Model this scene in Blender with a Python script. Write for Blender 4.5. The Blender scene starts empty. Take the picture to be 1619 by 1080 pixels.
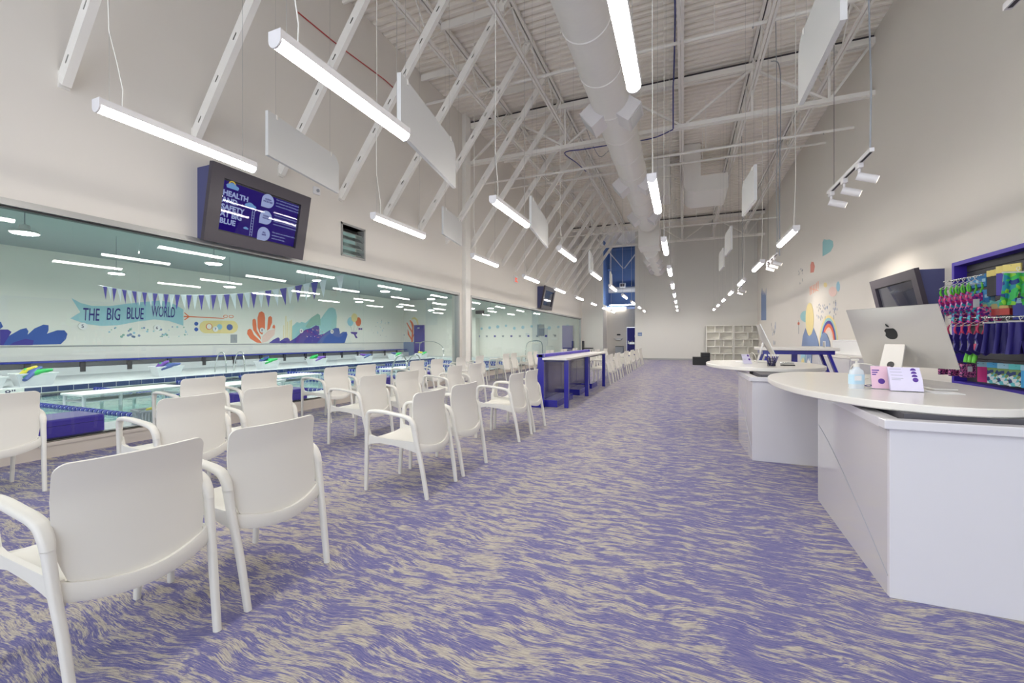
import bpy, bmesh, math, random
from mathutils import Vector, Matrix
rnd = random.Random(7)
SC = bpy.context.scene
COL = SC.collection
PI = math.pi

# ---------------------------------------------------------------- camera, world, exposure
H = 1.28
cam_d = bpy.data.cameras.new('camera'); cam = bpy.data.objects.new('camera', cam_d); COL.objects.link(cam)
cam_d.sensor_width = 36.0; cam_d.lens = 36.0 * 670.0 / 1619.0
cam_d.shift_y = -3.0 / 1619.0
cam_d.clip_start = 0.05; cam_d.clip_end = 200
cam.location = (0, 0, H); cam.rotation_euler = (PI / 2, 0, math.atan(270.5 / 670.0))
SC.camera = cam
world = bpy.data.worlds.new('sky'); SC.world = world; world.use_nodes = True
wn = world.node_tree.nodes; bg = wn['Background']
bg.inputs[0].default_value = (0.84, 0.90, 1.0, 1); bg.inputs[1].default_value = 3.3     # overcast daylight, same all round
LAMP_L = 61.0      # radiance of the pendant tubes
POOL_L = 440.0     # radiance of the pool hall discs
SPOT_W = 70.0
SC.view_settings.view_transform = 'Standard'; SC.view_settings.look = 'None'
SC.view_settings.gamma = 1.0; SC.view_settings.use_curve_mapping = False
SC.view_settings.exposure = -0.24
SC.cycles.max_bounces = 8; SC.cycles.diffuse_bounces = 5; SC.cycles.glossy_bounces = 3
SC.cycles.transparent_max_bounces = 12; SC.cycles.transmission_bounces = 4
SC.cycles.sample_clamp_indirect = 6.0
SC.cycles.caustics_reflective = False; SC.cycles.caustics_refractive = False

# ---------------------------------------------------------------- materials
def lin(c):
    return tuple(((v / 255) / 12.92 if v / 255 <= 0.04045 else ((v / 255 + 0.055) / 1.055) ** 2.4) for v in c) + (1.0,)
M = {}
def mat(name, rgb, rough=0.6, metal=0.0, spec=0.5, emit=0.0, bump=0.0, bscale=60, vary=0.0, vscale=3.0, coat=0.0, coord='Object', stretch=(1, 1, 1)):
    m = bpy.data.materials.new(name); m.use_nodes = True; nt = m.node_tree; b = nt.nodes['Principled BSDF']
    b.inputs['Base Color'].default_value = lin(rgb); b.inputs['Roughness'].default_value = rough
    b.inputs['Metallic'].default_value = metal; b.inputs['Specular IOR Level'].default_value = spec
    b.inputs['Coat Weight'].default_value = coat; b.inputs['Coat Roughness'].default_value = 0.08
    if emit:
        b.inputs['Emission Color'].default_value = lin(rgb); b.inputs['Emission Strength'].default_value = emit
    if bump or vary:
        tc = nt.nodes.new('ShaderNodeTexCoord'); mp = nt.nodes.new('ShaderNodeMapping'); mp.inputs['Scale'].default_value = stretch
        nt.links.new(tc.outputs[coord], mp.inputs[0])
    if bump:
        n = nt.nodes.new('ShaderNodeTexNoise'); n.inputs['Scale'].default_value = bscale; n.inputs['Detail'].default_value = 3
        bp = nt.nodes.new('ShaderNodeBump'); bp.inputs['Strength'].default_value = bump; bp.inputs['Distance'].default_value = 0.01
        nt.links.new(mp.outputs[0], n.inputs['Vector']); nt.links.new(n.outputs[0], bp.inputs['Height']); nt.links.new(bp.outputs[0], b.inputs['Normal'])
    if vary:
        n = nt.nodes.new('ShaderNodeTexNoise'); n.inputs['Scale'].default_value = vscale; n.inputs['Detail'].default_value = 4
        mx = nt.nodes.new('ShaderNodeMix'); mx.data_type = 'RGBA'
        c = lin(rgb); mx.inputs[6].default_value = tuple(v * (1 - vary) for v in c[:3]) + (1,); mx.inputs[7].default_value = tuple(min(1, v * (1 + vary)) for v in c[:3]) + (1,)
        nt.links.new(mp.outputs[0], n.inputs['Vector']); nt.links.new(n.outputs[0], mx.inputs[0]); nt.links.new(mx.outputs[2], b.inputs['Base Color'])
    M[name] = m
    return m
mat('wall', (224, 219, 211), 0.75, bump=0.05, bscale=90, vary=0.02, vscale=0.7)
mat('wall_grey', (226, 224, 218), 0.75, bump=0.05, bscale=90)
mat('ceiling_paint', (246, 240, 230), 0.6, vary=0.05, vscale=1.5)
mat('steel_white', (240, 237, 230), 0.45, vary=0.04, vscale=4)
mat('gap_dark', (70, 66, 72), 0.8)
mat('plastic_white', (226, 223, 214), 0.42, bump=0.03, bscale=400)
mat('lamp_body', (225, 222, 222), 0.4, vary=0.02)
mat('duct', (234, 231, 225), 0.5, bump=0.15, bscale=3, stretch=(1, 9, 1), vary=0.03)
mat('baffle', (212, 212, 210), 0.9, bump=0.1, bscale=300)
mat('blue_lam', (42, 40, 150), 0.22, coat=0.4, vary=0.05, vscale=2)
mat('blue_dark', (38, 36, 96), 0.25, coat=0.5, vary=0.08, vscale=1.5)
mat('blue_block', (62, 40, 165), 0.5, vary=0.06)
mat('desk_white', (226, 224, 226), 0.22, coat=0.5, vary=0.015)
mat('desk_gloss', (222, 218, 214), 0.08, coat=1.0, vary=0.01)
mat('counter', (234, 230, 222), 0.28, coat=0.25, vary=0.01)
mat('recess', (88, 86, 92), 0.6)
mat('frame_dark', (62, 56, 66), 0.4, vary=0.05)
mat('box_side', (72, 76, 120), 0.5)
mat('black', (24, 24, 28), 0.4, vary=0.05)
mat('charcoal', (48, 48, 54), 0.6, vary=0.1)
mat('alu', (205, 202, 198), 0.38, metal=0.55, vary=0.02)
mat('alu_dark', (60, 58, 58), 0.5)
mat('screen_off', (40, 42, 60), 0.06, coat=1.0)
mat('trim_alu', (170, 170, 168), 0.4, metal=0.4)
mat('curb', (214, 204, 192), 0.6, vary=0.03)
mat('pool_wall', (230, 229, 222), 0.6, vary=0.02, vscale=0.8)
mat('pool_ceiling', (158, 168, 168), 0.8, vary=0.03)
mat('pool_deck', (196, 202, 206), 0.5, vary=0.06, vscale=5)
mat('pool_basin', (206, 220, 216), 0.5, vary=0.05)
mat('tile_blue', (50, 66, 110), 0.15, vary=0.25, vscale=6)
mat('rope_blue', (36, 52, 150), 0.5); mat('rope_white', (214, 222, 235), 0.5)
mat('tub', (222, 226, 230), 0.5); mat('toy_green', (40, 180, 90), 0.5, vary=0.1); mat('toy_yellow', (220, 210, 70), 0.5)
mat('toy_blue', (60, 84, 150), 0.5, vary=0.1); mat('toy_purple', (110, 70, 170), 0.5)
mat('chrome', (200, 205, 205), 0.2, metal=0.9)
mat('flag_blue', (72, 60, 165), 0.6); mat('flag_white', (222, 228, 238), 0.6)
for k, c in dict(banner=(158, 202, 212), sea_blue=(52, 88, 168), indigo=(62, 52, 150), yellow=(232, 214, 150), orange=(228, 110, 62), cream=(232, 230, 222),
                 pale_blue=(150, 196, 214), grey=(150, 154, 160), pale_pink=(232, 200, 190), teal=(150, 200, 204), sage=(136, 178, 166), purple=(74, 50, 150),
                 salmon=(230, 150, 134), orange_pale=(240, 176, 150), slate_blue=(120, 142, 182), ink=(46, 42, 128), num=(50, 46, 90), white=(232, 232, 232),
                 red=(214, 70, 60), pink=(230, 80, 120), green=(110, 214, 70), navy=(48, 40, 120), magenta=(200, 50, 130), cyan=(60, 150, 200), leaflet_pink=(236, 196, 214),
                 leaflet=(224, 218, 240), violet=(88, 50, 150), tag=(228, 226, 226), card_yellow=(222, 206, 120), blue_pack=(46, 120, 180), cable_blue=(60, 64, 130), cable_red=(190, 70, 70),
                 bottle_blue=(190, 220, 236), aqua=(90, 190, 190)).items():
    mat(k, c, 0.55, vary=0.02)

def em(name, rgb, s):
    m = bpy.data.materials.new(name); m.use_nodes = True; nt = m.node_tree; nt.nodes.remove(nt.nodes['Principled BSDF'])
    e = nt.nodes.new('ShaderNodeEmission'); e.inputs[0].default_value = lin(rgb); e.inputs[1].default_value = s
    nt.links.new(e.outputs[0], nt.nodes['Material Output'].inputs[0]); M[name] = m
em('tube', (255, 250, 243), LAMP_L); em('disc', (255, 252, 246), POOL_L); em('spot_face', (255, 240, 220), 6.0)
em('screen', (44, 26, 128), 0.7); em('screen_pale', (176, 190, 235), 0.8); em('screen_yellow', (232, 206, 90), 0.8); em('screen_lblue', (126, 172, 226), 0.8)
em('exit_red', (250, 110, 90), 1.2); em('strip', (255, 250, 240), 13.0); em('fill', (255, 252, 246), 40.0)

def clear(name, tint, fres=1.45, rough=0.0, gmul=1.0, bump=0.0):
    m = bpy.data.materials.new(name); m.use_nodes = True; nt = m.node_tree; nt.nodes.remove(nt.nodes['Principled BSDF'])
    t = nt.nodes.new('ShaderNodeBsdfTransparent'); t.inputs[0].default_value = tint + (1,)
    g = nt.nodes.new('ShaderNodeBsdfGlossy'); g.inputs['Roughness'].default_value = rough
    f = nt.nodes.new('ShaderNodeFresnel'); f.inputs[0].default_value = fres
    mu = nt.nodes.new('ShaderNodeMath'); mu.operation = 'MULTIPLY'; mu.inputs[1].default_value = gmul
    mx = nt.nodes.new('ShaderNodeMixShader')
    ge = nt.nodes.new('ShaderNodeNewGeometry'); om = nt.nodes.new('ShaderNodeMath'); om.operation = 'SUBTRACT'; om.inputs[0].default_value = gmul
    nt.links.new(ge.outputs['Backfacing'], om.inputs[1]); om.use_clamp = gmul <= 1; cl = nt.nodes.new('ShaderNodeMath'); cl.operation = 'MAXIMUM'; cl.inputs[1].default_value = 0.0
    sg = nt.nodes.new('ShaderNodeMath'); sg.operation = 'MULTIPLY_ADD'; sg.inputs[1].default_value = -gmul; sg.inputs[2].default_value = gmul
    nt.links.new(ge.outputs['Backfacing'], sg.inputs[0]); nt.links.new(sg.outputs[0], mu.inputs[1])
    nt.links.new(f.outputs[0], mu.inputs[0]); nt.links.new(mu.outputs[0], mx.inputs[0]); nt.links.new(t.outputs[0], mx.inputs[1]); nt.links.new(g.outputs[0], mx.inputs[2])
    nt.links.new(mx.outputs[0], nt.nodes['Material Output'].inputs[0])
    if bump:
        tc = nt.nodes.new('ShaderNodeTexCoord'); n = nt.nodes.new('ShaderNodeTexNoise'); n.inputs['Scale'].default_value = 2.2; n.inputs['Detail'].default_value = 3
        bp = nt.nodes.new('ShaderNodeBump'); bp.inputs['Strength'].default_value = bump; bp.inputs['Distance'].default_value = 0.05
        nt.links.new(tc.outputs['Object'], n.inputs['Vector']); nt.links.new(n.outputs[0], bp.inputs['Height']); nt.links.new(bp.outputs[0], g.inputs['Normal']); nt.links.new(bp.outputs[0], f.inputs['Normal'])
    M[name] = m
clear('glass', (0.945, 0.978, 0.972), 1.5, gmul=1.6)
clear('screen_glass', (0.97, 0.97, 0.98), 1.45, gmul=0.75)
clear('water', (0.90, 0.965, 0.955), 1.33, 0.02, bump=0.35)
clear('clear_plastic', (0.93, 0.95, 0.97), 1.45, 0.1)

def carpet():
    m = bpy.data.materials.new('carpet'); m.use_nodes = True; nt = m.node_tree; b = nt.nodes['Principled BSDF']
    N = nt.nodes.new; Lk = nt.links.new
    tc = N('ShaderNodeTexCoord')
    def noise(vec, scale, detail, rough=0.6, dist=0.0):
        n = N('ShaderNodeTexNoise'); n.inputs['Scale'].default_value = scale; n.inputs['Detail'].default_value = detail
        n.inputs['Roughness'].default_value = rough; n.inputs['Distortion'].default_value = dist; Lk(vec, n.inputs['Vector']); return n
    def mapping(vec, s, loc=(0, 0, 0)):
        p = N('ShaderNodeMapping'); p.inputs['Scale'].default_value = s; p.inputs['Location'].default_value = loc; Lk(vec, p.inputs[0]); return p.outputs[0]
    def math_(op, a, bb, clampv=False):
        n = N('ShaderNodeMath'); n.operation = op; n.use_clamp = clampv
        for i, v in enumerate((a, bb)):
            if isinstance(v, (int, float)): n.inputs[i].default_value = v
            else: Lk(v, n.inputs[i])
        return n.outputs[0]
    def ramp(v, lo, hi):
        r = N('ShaderNodeMapRange'); r.inputs[1].default_value = lo; r.inputs[2].default_value = hi; Lk(v, r.inputs[0]); return r.outputs[0]
    wn_ = noise(mapping(tc.outputs['Object'], (1.0, 1.0, 1)), 1.5, 2)
    sub = N('ShaderNodeVectorMath'); sub.operation = 'MULTIPLY_ADD'; Lk(wn_.outputs['Color'], sub.inputs[0]); sub.inputs[1].default_value = (0.10, 0.26, 0); Lk(tc.outputs['Object'], sub.inputs[2])
    v = sub.outputs[0]
    big = noise(mapping(v, (3.5, 16.0, 1)), 1.3, 8, 0.66, 0.6).outputs[0]
    mid = noise(mapping(v, (8.0, 44.0, 1)), 1.0, 6, 0.72, 0.4).outputs[0]
    fine = noise(mapping(v, (16.0, 190.0, 1)), 1.0, 3, 0.7).outputs[0]
    tuft = noise(mapping(tc.outputs['Object'], (260, 260, 1)), 1.0, 1).outputs[0]
    band = noise(mapping(tc.outputs['Object'], (0.9, 0.06, 1)), 1.0, 2).outputs[0]
    s = math_('ADD', math_('MULTIPLY', big, 0.60), math_('MULTIPLY', mid, 0.40))
    s = math_('ADD', s, math_('MULTIPLY', math_('SUBTRACT', band, 0.5), 0.16))
    s = math_('ADD', s, math_('MULTIPLY', math_('SUBTRACT', fine, 0.5), 0.27))
    f = ramp(s, 0.482, 0.548)
    c1 = N('ShaderNodeMix'); c1.data_type = 'RGBA'; c1.inputs[6].default_value = lin((84, 85, 146)); c1.inputs[7].default_value = lin((130, 125, 158)); Lk(ramp(fine, 0.35, 0.65), c1.inputs[0])
    c2 = N('ShaderNodeMix'); c2.data_type = 'RGBA'; c2.inputs[6].default_value = lin((142, 134, 140)); c2.inputs[7].default_value = lin((192, 184, 166)); Lk(ramp(fine, 0.35, 0.6), c2.inputs[0])
    mx = N('ShaderNodeMix'); mx.data_type = 'RGBA'; Lk(f, mx.inputs[0]); Lk(c1.outputs[2], mx.inputs[6]); Lk(c2.outputs[2], mx.inputs[7])
    tm = N('ShaderNodeMix'); tm.data_type = 'RGBA'; tm.blend_type = 'MULTIPLY'; tm.inputs[0].default_value = 0.35; Lk(mx.outputs[2], tm.inputs[6]); Lk(tuft, tm.inputs[7])
    hs = N('ShaderNodeBrightContrast'); hs.inputs[1].default_value = 0.0; Lk(mx.outputs[2], hs.inputs[0])
    Lk(hs.outputs[0], b.inputs['Base Color']); b.inputs['Roughness'].default_value = 0.85; b.inputs['Specular IOR Level'].default_value = 0.3; b.inputs['Sheen Weight'].default_value = 0.12; b.inputs['Sheen Roughness'].default_value = 0.5; b.inputs['Sheen Tint'].default_value = lin((225, 215, 200))
    bp = N('ShaderNodeBump'); bp.inputs['Strength'].default_value = 0.35; bp.inputs['Distance'].default_value = 0.006; Lk(tuft, bp.inputs['Height']); Lk(bp.outputs[0], b.inputs['Normal'])
    M['carpet'] = m
carpet()

# ---------------------------------------------------------------- mesh helpers
class MB:
    def __init__(s): s.v = []; s.f = []
    def add(s, vs, fs):
        n = len(s.v); s.v += [tuple(v) for v in vs]; s.f += [tuple(i + n for i in f) for f in fs]; return s
    def box(s, x0, x1, y0, y1, z0, z1):
        return s.add([(x0, y0, z0), (x1, y0, z0), (x1, y1, z0), (x0, y1, z0), (x0, y0, z1), (x1, y0, z1), (x1, y1, z1), (x0, y1, z1)],
                     [(3, 2, 1, 0), (4, 5, 6, 7), (0, 1, 5, 4), (1, 2, 6, 5), (2, 3, 7, 6), (3, 0, 4, 7)])
    def bbox(s, x0, x1, y0, y1, z0, z1, r=0.01, seg=2):
        bm = bmesh.new(); bmesh.ops.create_cube(bm, size=1)
        for v in bm.verts: v.co = Vector(((x0 + x1) / 2 + v.co.x * (x1 - x0), (y0 + y1) / 2 + v.co.y * (y1 - y0), (z0 + z1) / 2 + v.co.z * (z1 - z0)))
        bmesh.ops.bevel(bm, geom=list(bm.edges), offset=r, segments=seg, affect='EDGES', profile=0.5)
        bm.verts.index_update(); s.add([v.co for v in bm.verts], [[v.index for v in f.verts] for f in bm.faces]); bm.free(); return s
    def prism(s, pts, axis, a, b):
        """pts 2D polygon, extruded along axis ('x': pts=(y,z); 'y': pts=(x,z); 'z': pts=(x,y)) from a to b"""
        n = len(pts)
        def P(p, t): return {'x': (t, p[0], p[1]), 'y': (p[0], t, p[1]), 'z': (p[0], p[1], t)}[axis]
        vs = [P(p, a) for p in pts] + [P(p, b) for p in pts]
        fs = [tuple(range(n))[::-1], tuple(range(n, 2 * n))] + [(i, (i + 1) % n, n + (i + 1) % n, n + i) for i in range(n)]
        return s.add(vs, fs)
    def bar(s, p, q, w, h=None, up=(0, 0, 1)):
        h = h or w; p, q = Vector(p), Vector(q); d = (q - p).normalized(); u = Vector(up)
        if abs(d.dot(u)) > 0.95: u = Vector((0, 1, 0))
        sd = d.cross(u).normalized(); u = sd.cross(d).normalized()
        vs = [c + sd * (a * w / 2) + u * (b * h / 2) for c in (p, q) for a, b in ((-1, -1), (1, -1), (1, 1), (-1, 1))]
        return s.add(vs, [(3, 2, 1, 0), (4, 5, 6, 7), (0, 1, 5, 4), (1, 2, 6, 5), (2, 3, 7, 6), (3, 0, 4, 7)])
    def sweep(s, path, dims, seg=8, power=2.0, ref=(0, 1, 0), caps=True):
        """superellipse section (w along ref side, h along the other) swept on a path"""
        P = [Vector(p) for p in path]; n = len(P); rings = []
        for i, p in enumerate(P):
            t = (P[min(i + 1, n - 1)] - P[max(i - 1, 0)]).normalized(); r = Vector(ref)
            a = (r - t * r.dot(t))
            a = a.normalized() if a.length > 1e-4 else t.orthogonal().normalized()
            b = t.cross(a); w, h = dims[i] if isinstance(dims, list) else dims
            ring = []
            for k in range(seg):
                an = 2 * PI * (k + 0.5) / seg; c, sn = math.cos(an), math.sin(an)
                e = 2 / power
                ring.append(p + a * (w / 2 * math.copysign(abs(c) ** e, c)) + b * (h / 2 * math.copysign(abs(sn) ** e, sn)))
            rings.append(ring)
        vs = [v for r_ in rings for v in r_]
        fs = [(i * seg + k, i * seg + (k + 1) % seg, (i + 1) * seg + (k + 1) % seg, (i + 1) * seg + k) for i in range(n - 1) for k in range(seg)]
        if caps: fs += [tuple(range(seg))[::-1], tuple((n - 1) * seg + k for k in range(seg))]
        return s.add(vs, fs)
    def tube(s, path, r, seg=6): return s.sweep(path, (2 * r, 2 * r), seg, 2.0, ref=(0.13, 0.37, 0.92))
    def cyl(s, p, q, r, r2=None, seg=16):
        return s.sweep([p, q], [(2 * r, 2 * r), (2 * (r if r2 is None else r2),) * 2], seg, 2.0, ref=(0.13, 0.37, 0.92))
    def lathe(s, prof, cx, cy, seg=20):
        n = len(prof); vs = [(cx + r * math.cos(2 * PI * k / seg), cy + r * math.sin(2 * PI * k / seg), z) for r, z in prof for k in range(seg)]
        fs = [(i * seg + k, i * seg + (k + 1) % seg, (i + 1) * seg + (k + 1) % seg, (i + 1) * seg + k) for i in range(n - 1) for k in range(seg)]
        fs += [tuple(range(seg))[::-1], tuple((n - 1) * seg + k for k in range(seg))]
        return s.add(vs, fs)
    def grid(s, fn, nu, nv, thick, nrm=None):
        """closed sheet: fn(u,v) with u,v in 0..1, thickened along the normal"""
        pts = [[Vector(fn(i / nu, j / nv)) for j in range(nv + 1)] for i in range(nu + 1)]
        top, bot = [], []
        for i in range(nu + 1):
            for j in range(nv + 1):
                du = pts[min(i + 1, nu)][j] - pts[max(i - 1, 0)][j]; dv = pts[i][min(j + 1, nv)] - pts[i][max(j - 1, 0)]
                n_ = du.cross(dv); n_ = n_.normalized() if n_.length > 1e-9 else Vector((0, 0, 1))
                top.append(pts[i][j] + n_ * thick / 2); bot.append(pts[i][j] - n_ * thick / 2)
        W = nv + 1; K = len(top); fs = []
        for i in range(nu):
            for j in range(nv):
                a, b, c, d = i * W + j, (i + 1) * W + j, (i + 1) * W + j + 1, i * W + j + 1
                fs += [(a, b, c, d), (K + d, K + c, K + b, K + a)]
        rim = [i * W for i in range(nu + 1)] + [nu * W + j for j in range(1, nv + 1)] + [i * W + nv for i in range(nu - 1, -1, -1)] + [j for j in range(nv - 1, 0, -1)]
        for a, b in zip(rim, rim[1:] + rim[:1]): fs.append((b, a, K + a, K + b))
        return s.add(top + bot, fs)
    def obj(s, name, material, parent=None, smooth=0.0, loc=None, flip=False):
        me = bpy.data.meshes.new(name); me.from_pydata(s.v, [], s.f); me.materials.append(M[material])
        bm = bmesh.new(); bm.from_mesh(me); bmesh.ops.recalc_face_normals(bm, faces=bm.faces); bm.to_mesh(me); bm.free()
        if smooth:
            me.polygons.foreach_set('use_smooth', [True] * len(me.polygons)); me.set_sharp_from_angle(angle=math.radians(smooth))
        o = bpy.data.objects.new(name, me); COL.objects.link(o)
        if parent is not None:
            o.parent = parent; o.matrix_parent_inverse = Matrix.Translation(parent.location).inverted() if not parent.get('_loc') else Matrix()
        return o
# every part's vertices are written in its thing's own coordinates (thing at its base, parts at zero)
def tag(o, label=None, cat=None, group=None, kind=None):
    if label: o['label'] = label
    if cat: o['category'] = cat
    if group: o['group'] = group
    if kind: o['kind'] = kind
    return o
def thing(name, label, cat, loc=(0, 0, 0), rz=0.0, group=None):
    o = bpy.data.objects.new(name, None); COL.objects.link(o); o.location = loc; o.rotation_euler = (0, 0, rz); o['_loc'] = 1; o.empty_display_size = 0.1
    return tag(o, label, cat, group)
def struct(name, mb, m, parent=None, smooth=0, label=None):
    o = mb.obj(name, m, parent, smooth)
    if parent is None: o['kind'] = 'structure'
    if label: o['label'] = label
    return o
def smpty(name, label=None):
    o = bpy.data.objects.new(name, None); COL.objects.link(o); o['_loc'] = 1; o['kind'] = 'structure'
    if label: o['label'] = label
    return o
def dup(root, loc, rz, label=None, group=None):
    r = root.copy(); COL.objects.link(r); r.location = loc; r.rotation_euler = (0, 0, rz)
    if label: r['label'] = label
    if group: r['group'] = group
    for ch in list(root.children):
        c = ch.copy(); COL.objects.link(c); c.parent = r
        for g in ch.children:
            d = g.copy(); COL.objects.link(d); d.parent = c
    return r
def text(name, body, size, m, parent, loc, rot, ext=0.001, align='LEFT', bold=0.0, sx=1.0, shear=0.0):
    c = bpy.data.curves.new(name, 'FONT'); c.body = body; c.size = size; c.extrude = ext; c.align_x = align; c.offset = bold; c.shear = shear
    c.resolution_u = 3
    c.materials.append(M[m]); o = bpy.data.objects.new(name, c); COL.objects.link(o)
    o.location = loc; o.rotation_euler = rot; o.scale = (sx, 1, 1)
    me = bpy.data.meshes.new_from_object(o); me.name = name; bpy.data.objects.remove(o); bpy.data.curves.remove(c)
    if not me.materials: me.materials.append(M[m])
    o = bpy.data.objects.new(name, me); COL.objects.link(o); o.location = loc; o.rotation_euler = rot; o.scale = (sx, 1, 1)
    if parent is not None: o.parent = parent
    return o
ORD = ['first', 'second', 'third', 'fourth', 'fifth', 'sixth', 'seventh', 'eighth', 'ninth', 'tenth', 'eleventh', 'twelfth', 'thirteenth', 'fourteenth', 'fifteenth', 'sixteenth', 'seventeenth', 'eighteenth', 'nineteenth', 'twentieth', 'twenty-first', 'twenty-second', 'twenty-third', 'twenty-fourth', 'twenty-fifth', 'twenty-sixth', 'twenty-seventh', 'twenty-eighth', 'twenty-ninth', 'thirtieth']

# ---------------------------------------------------------------- the setting
XL, XR, YF, YB, ZC = -6.4, 4.05, 28.5, -4.5, 8.3
PXL, PYF = -21.0, 28.6
struct('floor', MB().box(XL, XR, YB, 33.2, -0.1, 0), 'carpet')
# ribbed steel deck
mb = MB(); pts = []; y = YB
while y < 33.2:
    pts += [(y, ZC), (y + 0.085, ZC), (y + 0.115, ZC + 0.06), (y + 0.165, ZC + 0.06)]; y += 0.195
pts += [(y, ZC), (y, ZC + 0.12), (YB, ZC + 0.12)]
struct('ceiling', MB().prism(pts, 'x', XL - 0.3, XR + 0.3), 'ceiling_paint')
# window wall: kerb, header, piers, leaving the two viewing windows and the small louvre opening
mb = MB()
mb.box(XL - 0.25, XL, YB, 11.5, 0, 0.13); mb.box(XL - 0.25, XL, 12.25, 28.3, 0, 0.13)
mb.box(XL - 0.25, XL, YB, 6.65, 2.72, ZC); mb.box(XL - 0.25, XL, 6.65, 7.31, 2.72, 3.02); mb.box(XL - 0.25, XL, 6.65, 7.31, 3.62, ZC)
mb.box(XL - 0.25, XL, 7.31, 28.6, 2.72, ZC)
mb.box(XL - 0.25, XL, 11.5, 12.25, 0, 2.72); mb.box(XL - 0.25, XL, 28.3, 28.6, 0, 2.72)
struct('wall_left', mb, 'wall')
struct('column', MB().bbox(XL, XL + 0.14, 11.68, 12.0, 0, ZC, 0.01), 'steel_white')
struct('baseboard_left', MB().box(XL, XL + 0.05, YB, 11.5, 0, 0.17).box(XL, XL + 0.05, 12.25, 28.3, 0, 0.17), 'curb')
struct('wall_right', MB().box(XR, XR + 0.25, YB, YF, 0, ZC), 'wall')
struct('wall_far', MB().box(-2.9, XR + 0.25, YF, YF + 0.15, 0, ZC), 'wall_grey')
struct('wall_alcove_side', MB().box(XL, -4.97, YF, YF + 0.2, 0, ZC), 'wall_grey')
struct('wall_alcove_left', MB().box(-5.12, -4.97, YF + 0.2, 33.0, 0, 3.65), 'wall')
mat('blue_paint', (112, 142, 192), 0.7, vary=0.05, vscale=1.0)
struct('wall_alcove_back', MB().box(-5.4, -2.9, 33.0, 33.2, 3.4, ZC), 'blue_paint')
struct('wall_alcove_upper', MB().box(-5.4, -5.2, YF + 0.2, 33.0, 3.65, ZC), 'blue_paint')
struct('wall_alcove_right', MB().box(-2.9, -2.75, YF + 0.15, 33.2, 0, ZC), 'blue_paint')
mb = MB().box(-4.97, -3.62, 30.1, 30.25, 0, 3.55).box(-3.62, -2.9, 30.1, 30.25, 2.13, 3.4)
struct('wall_alcove_front', mb, 'wall')
struct('trim_1', MB().box(-5.2, -2.9, 30.1, 33.0, 3.55, 3.65), 'blue_paint')
struct('wall_back', MB().box(XL - 0.25, XR + 0.25, YB - 0.2, YB, 8.0, ZC), 'wall')
# street front behind the camera: mullions and glass
w3 = smpty('window_3')
mb = MB()
for i in range(8): x = XL + i * (XR - XL) / 7; mb.box(x - 0.04, x + 0.04, YB - 0.14, YB - 0.06, 0, 8.0)
mb.box(XL, XR, YB - 0.14, YB - 0.06, 2.7, 2.8).box(XL, XR, YB - 0.14, YB - 0.06, 0, 0.1)
struct('frame', mb, 'trim_alu', w3)
struct('baseboard_right', MB().box(XR - 0.015, XR, YB, YF, 0, 0.1), 'curb')
struct('baseboard_far', MB().box(-2.9, XR - 0.02, YF - 0.015, YF, 0, 0.1), 'trim_alu')

# viewing windows: panes are parts
for wi, (a, b, first) in enumerate([(YB, 11.5, -3.61), (12.25, 28.3, 13.6)]):
    w = smpty('window_%d' % (wi + 1), 'tall glass viewing wall onto the pool hall')
    mb = MB().box(XL - 0.12, XL + 0.03, a, b, 2.65, 2.72).box(XL - 0.12, XL + 0.02, a, a + 0.06, 0.17, 2.65).box(XL - 0.12, XL + 0.02, b - 0.06, b, 0.17, 2.65)
    mb.obj('window_frame', 'trim_alu', w)
    MB().box(XL - 0.11, XL - 0.02, a, b, 2.632, 2.65).box(XL - 0.11, XL - 0.02, a, b, 0.17, 0.185).obj('gasket', 'black', w)
    MB().box(XL - 0.2, XL + 0.06, a, b, 0.13, 0.17).obj('sill', 'curb', w)
    y = a + 0.06; j = first
    while y < b - 0.1:
        e = min(j, b - 0.06)
        MB().box(XL - 0.071, XL - 0.059, y + 0.004, e - 0.004, 0.185, 2.632).obj('pane', 'glass', w)
        y = e; j += 1.37
# small louvre window high in the wall
w4 = smpty('window_4', 'small louvred window above the viewing glass')
mb = MB().box(XL - 0.2, XL + 0.015, 6.63, 6.67, 3.0, 3.66).box(XL - 0.2, XL + 0.015, 7.29, 7.33, 3.0, 3.66).box(XL - 0.2, XL + 0.015, 6.63, 7.33, 2.98, 3.02).box(XL - 0.2, XL + 0.015, 6.63, 7.33, 3.62, 3.66)
mb.obj('window_frame', 'trim_alu', w4)
for k in range(4):
    z = 3.05 + k * 0.145
    MB().add([(XL - 0.13, 6.67, z + 0.1), (XL - 0.13, 7.29, z + 0.1), (XL - 0.02, 7.29, z), (XL - 0.02, 6.67, z), (XL - 0.13, 6.67, z + 0.112), (XL - 0.13, 7.29, z + 0.112), (XL - 0.02, 7.29, z + 0.012), (XL - 0.02, 6.67, z + 0.012)],
             [(0, 1, 2, 3), (4, 5, 6, 7), (0, 1, 5, 4), (1, 2, 6, 5), (2, 3, 7, 6), (3, 0, 4, 7)]).obj('louvre', 'chrome', w4)
# alcove door
mat('door_blue', (46, 46, 140), 0.6, vary=0.03)
d1 = smpty('door_1', 'dark blue door in the far alcove')
MB().bbox(-3.6, -2.92, 30.12, 30.17, 0, 2.11, 0.004).obj('door_leaf', 'door_blue', d1)
MB().bbox(-3.52, -3.47, 30.06, 30.12, 0.98, 1.2, 0.01).obj('handle', 'chrome', d1)
MB().box(-3.08, -2.98, 30.105, 30.12, 1.45, 1.58).obj('door_sign', 'white', d1)

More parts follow.
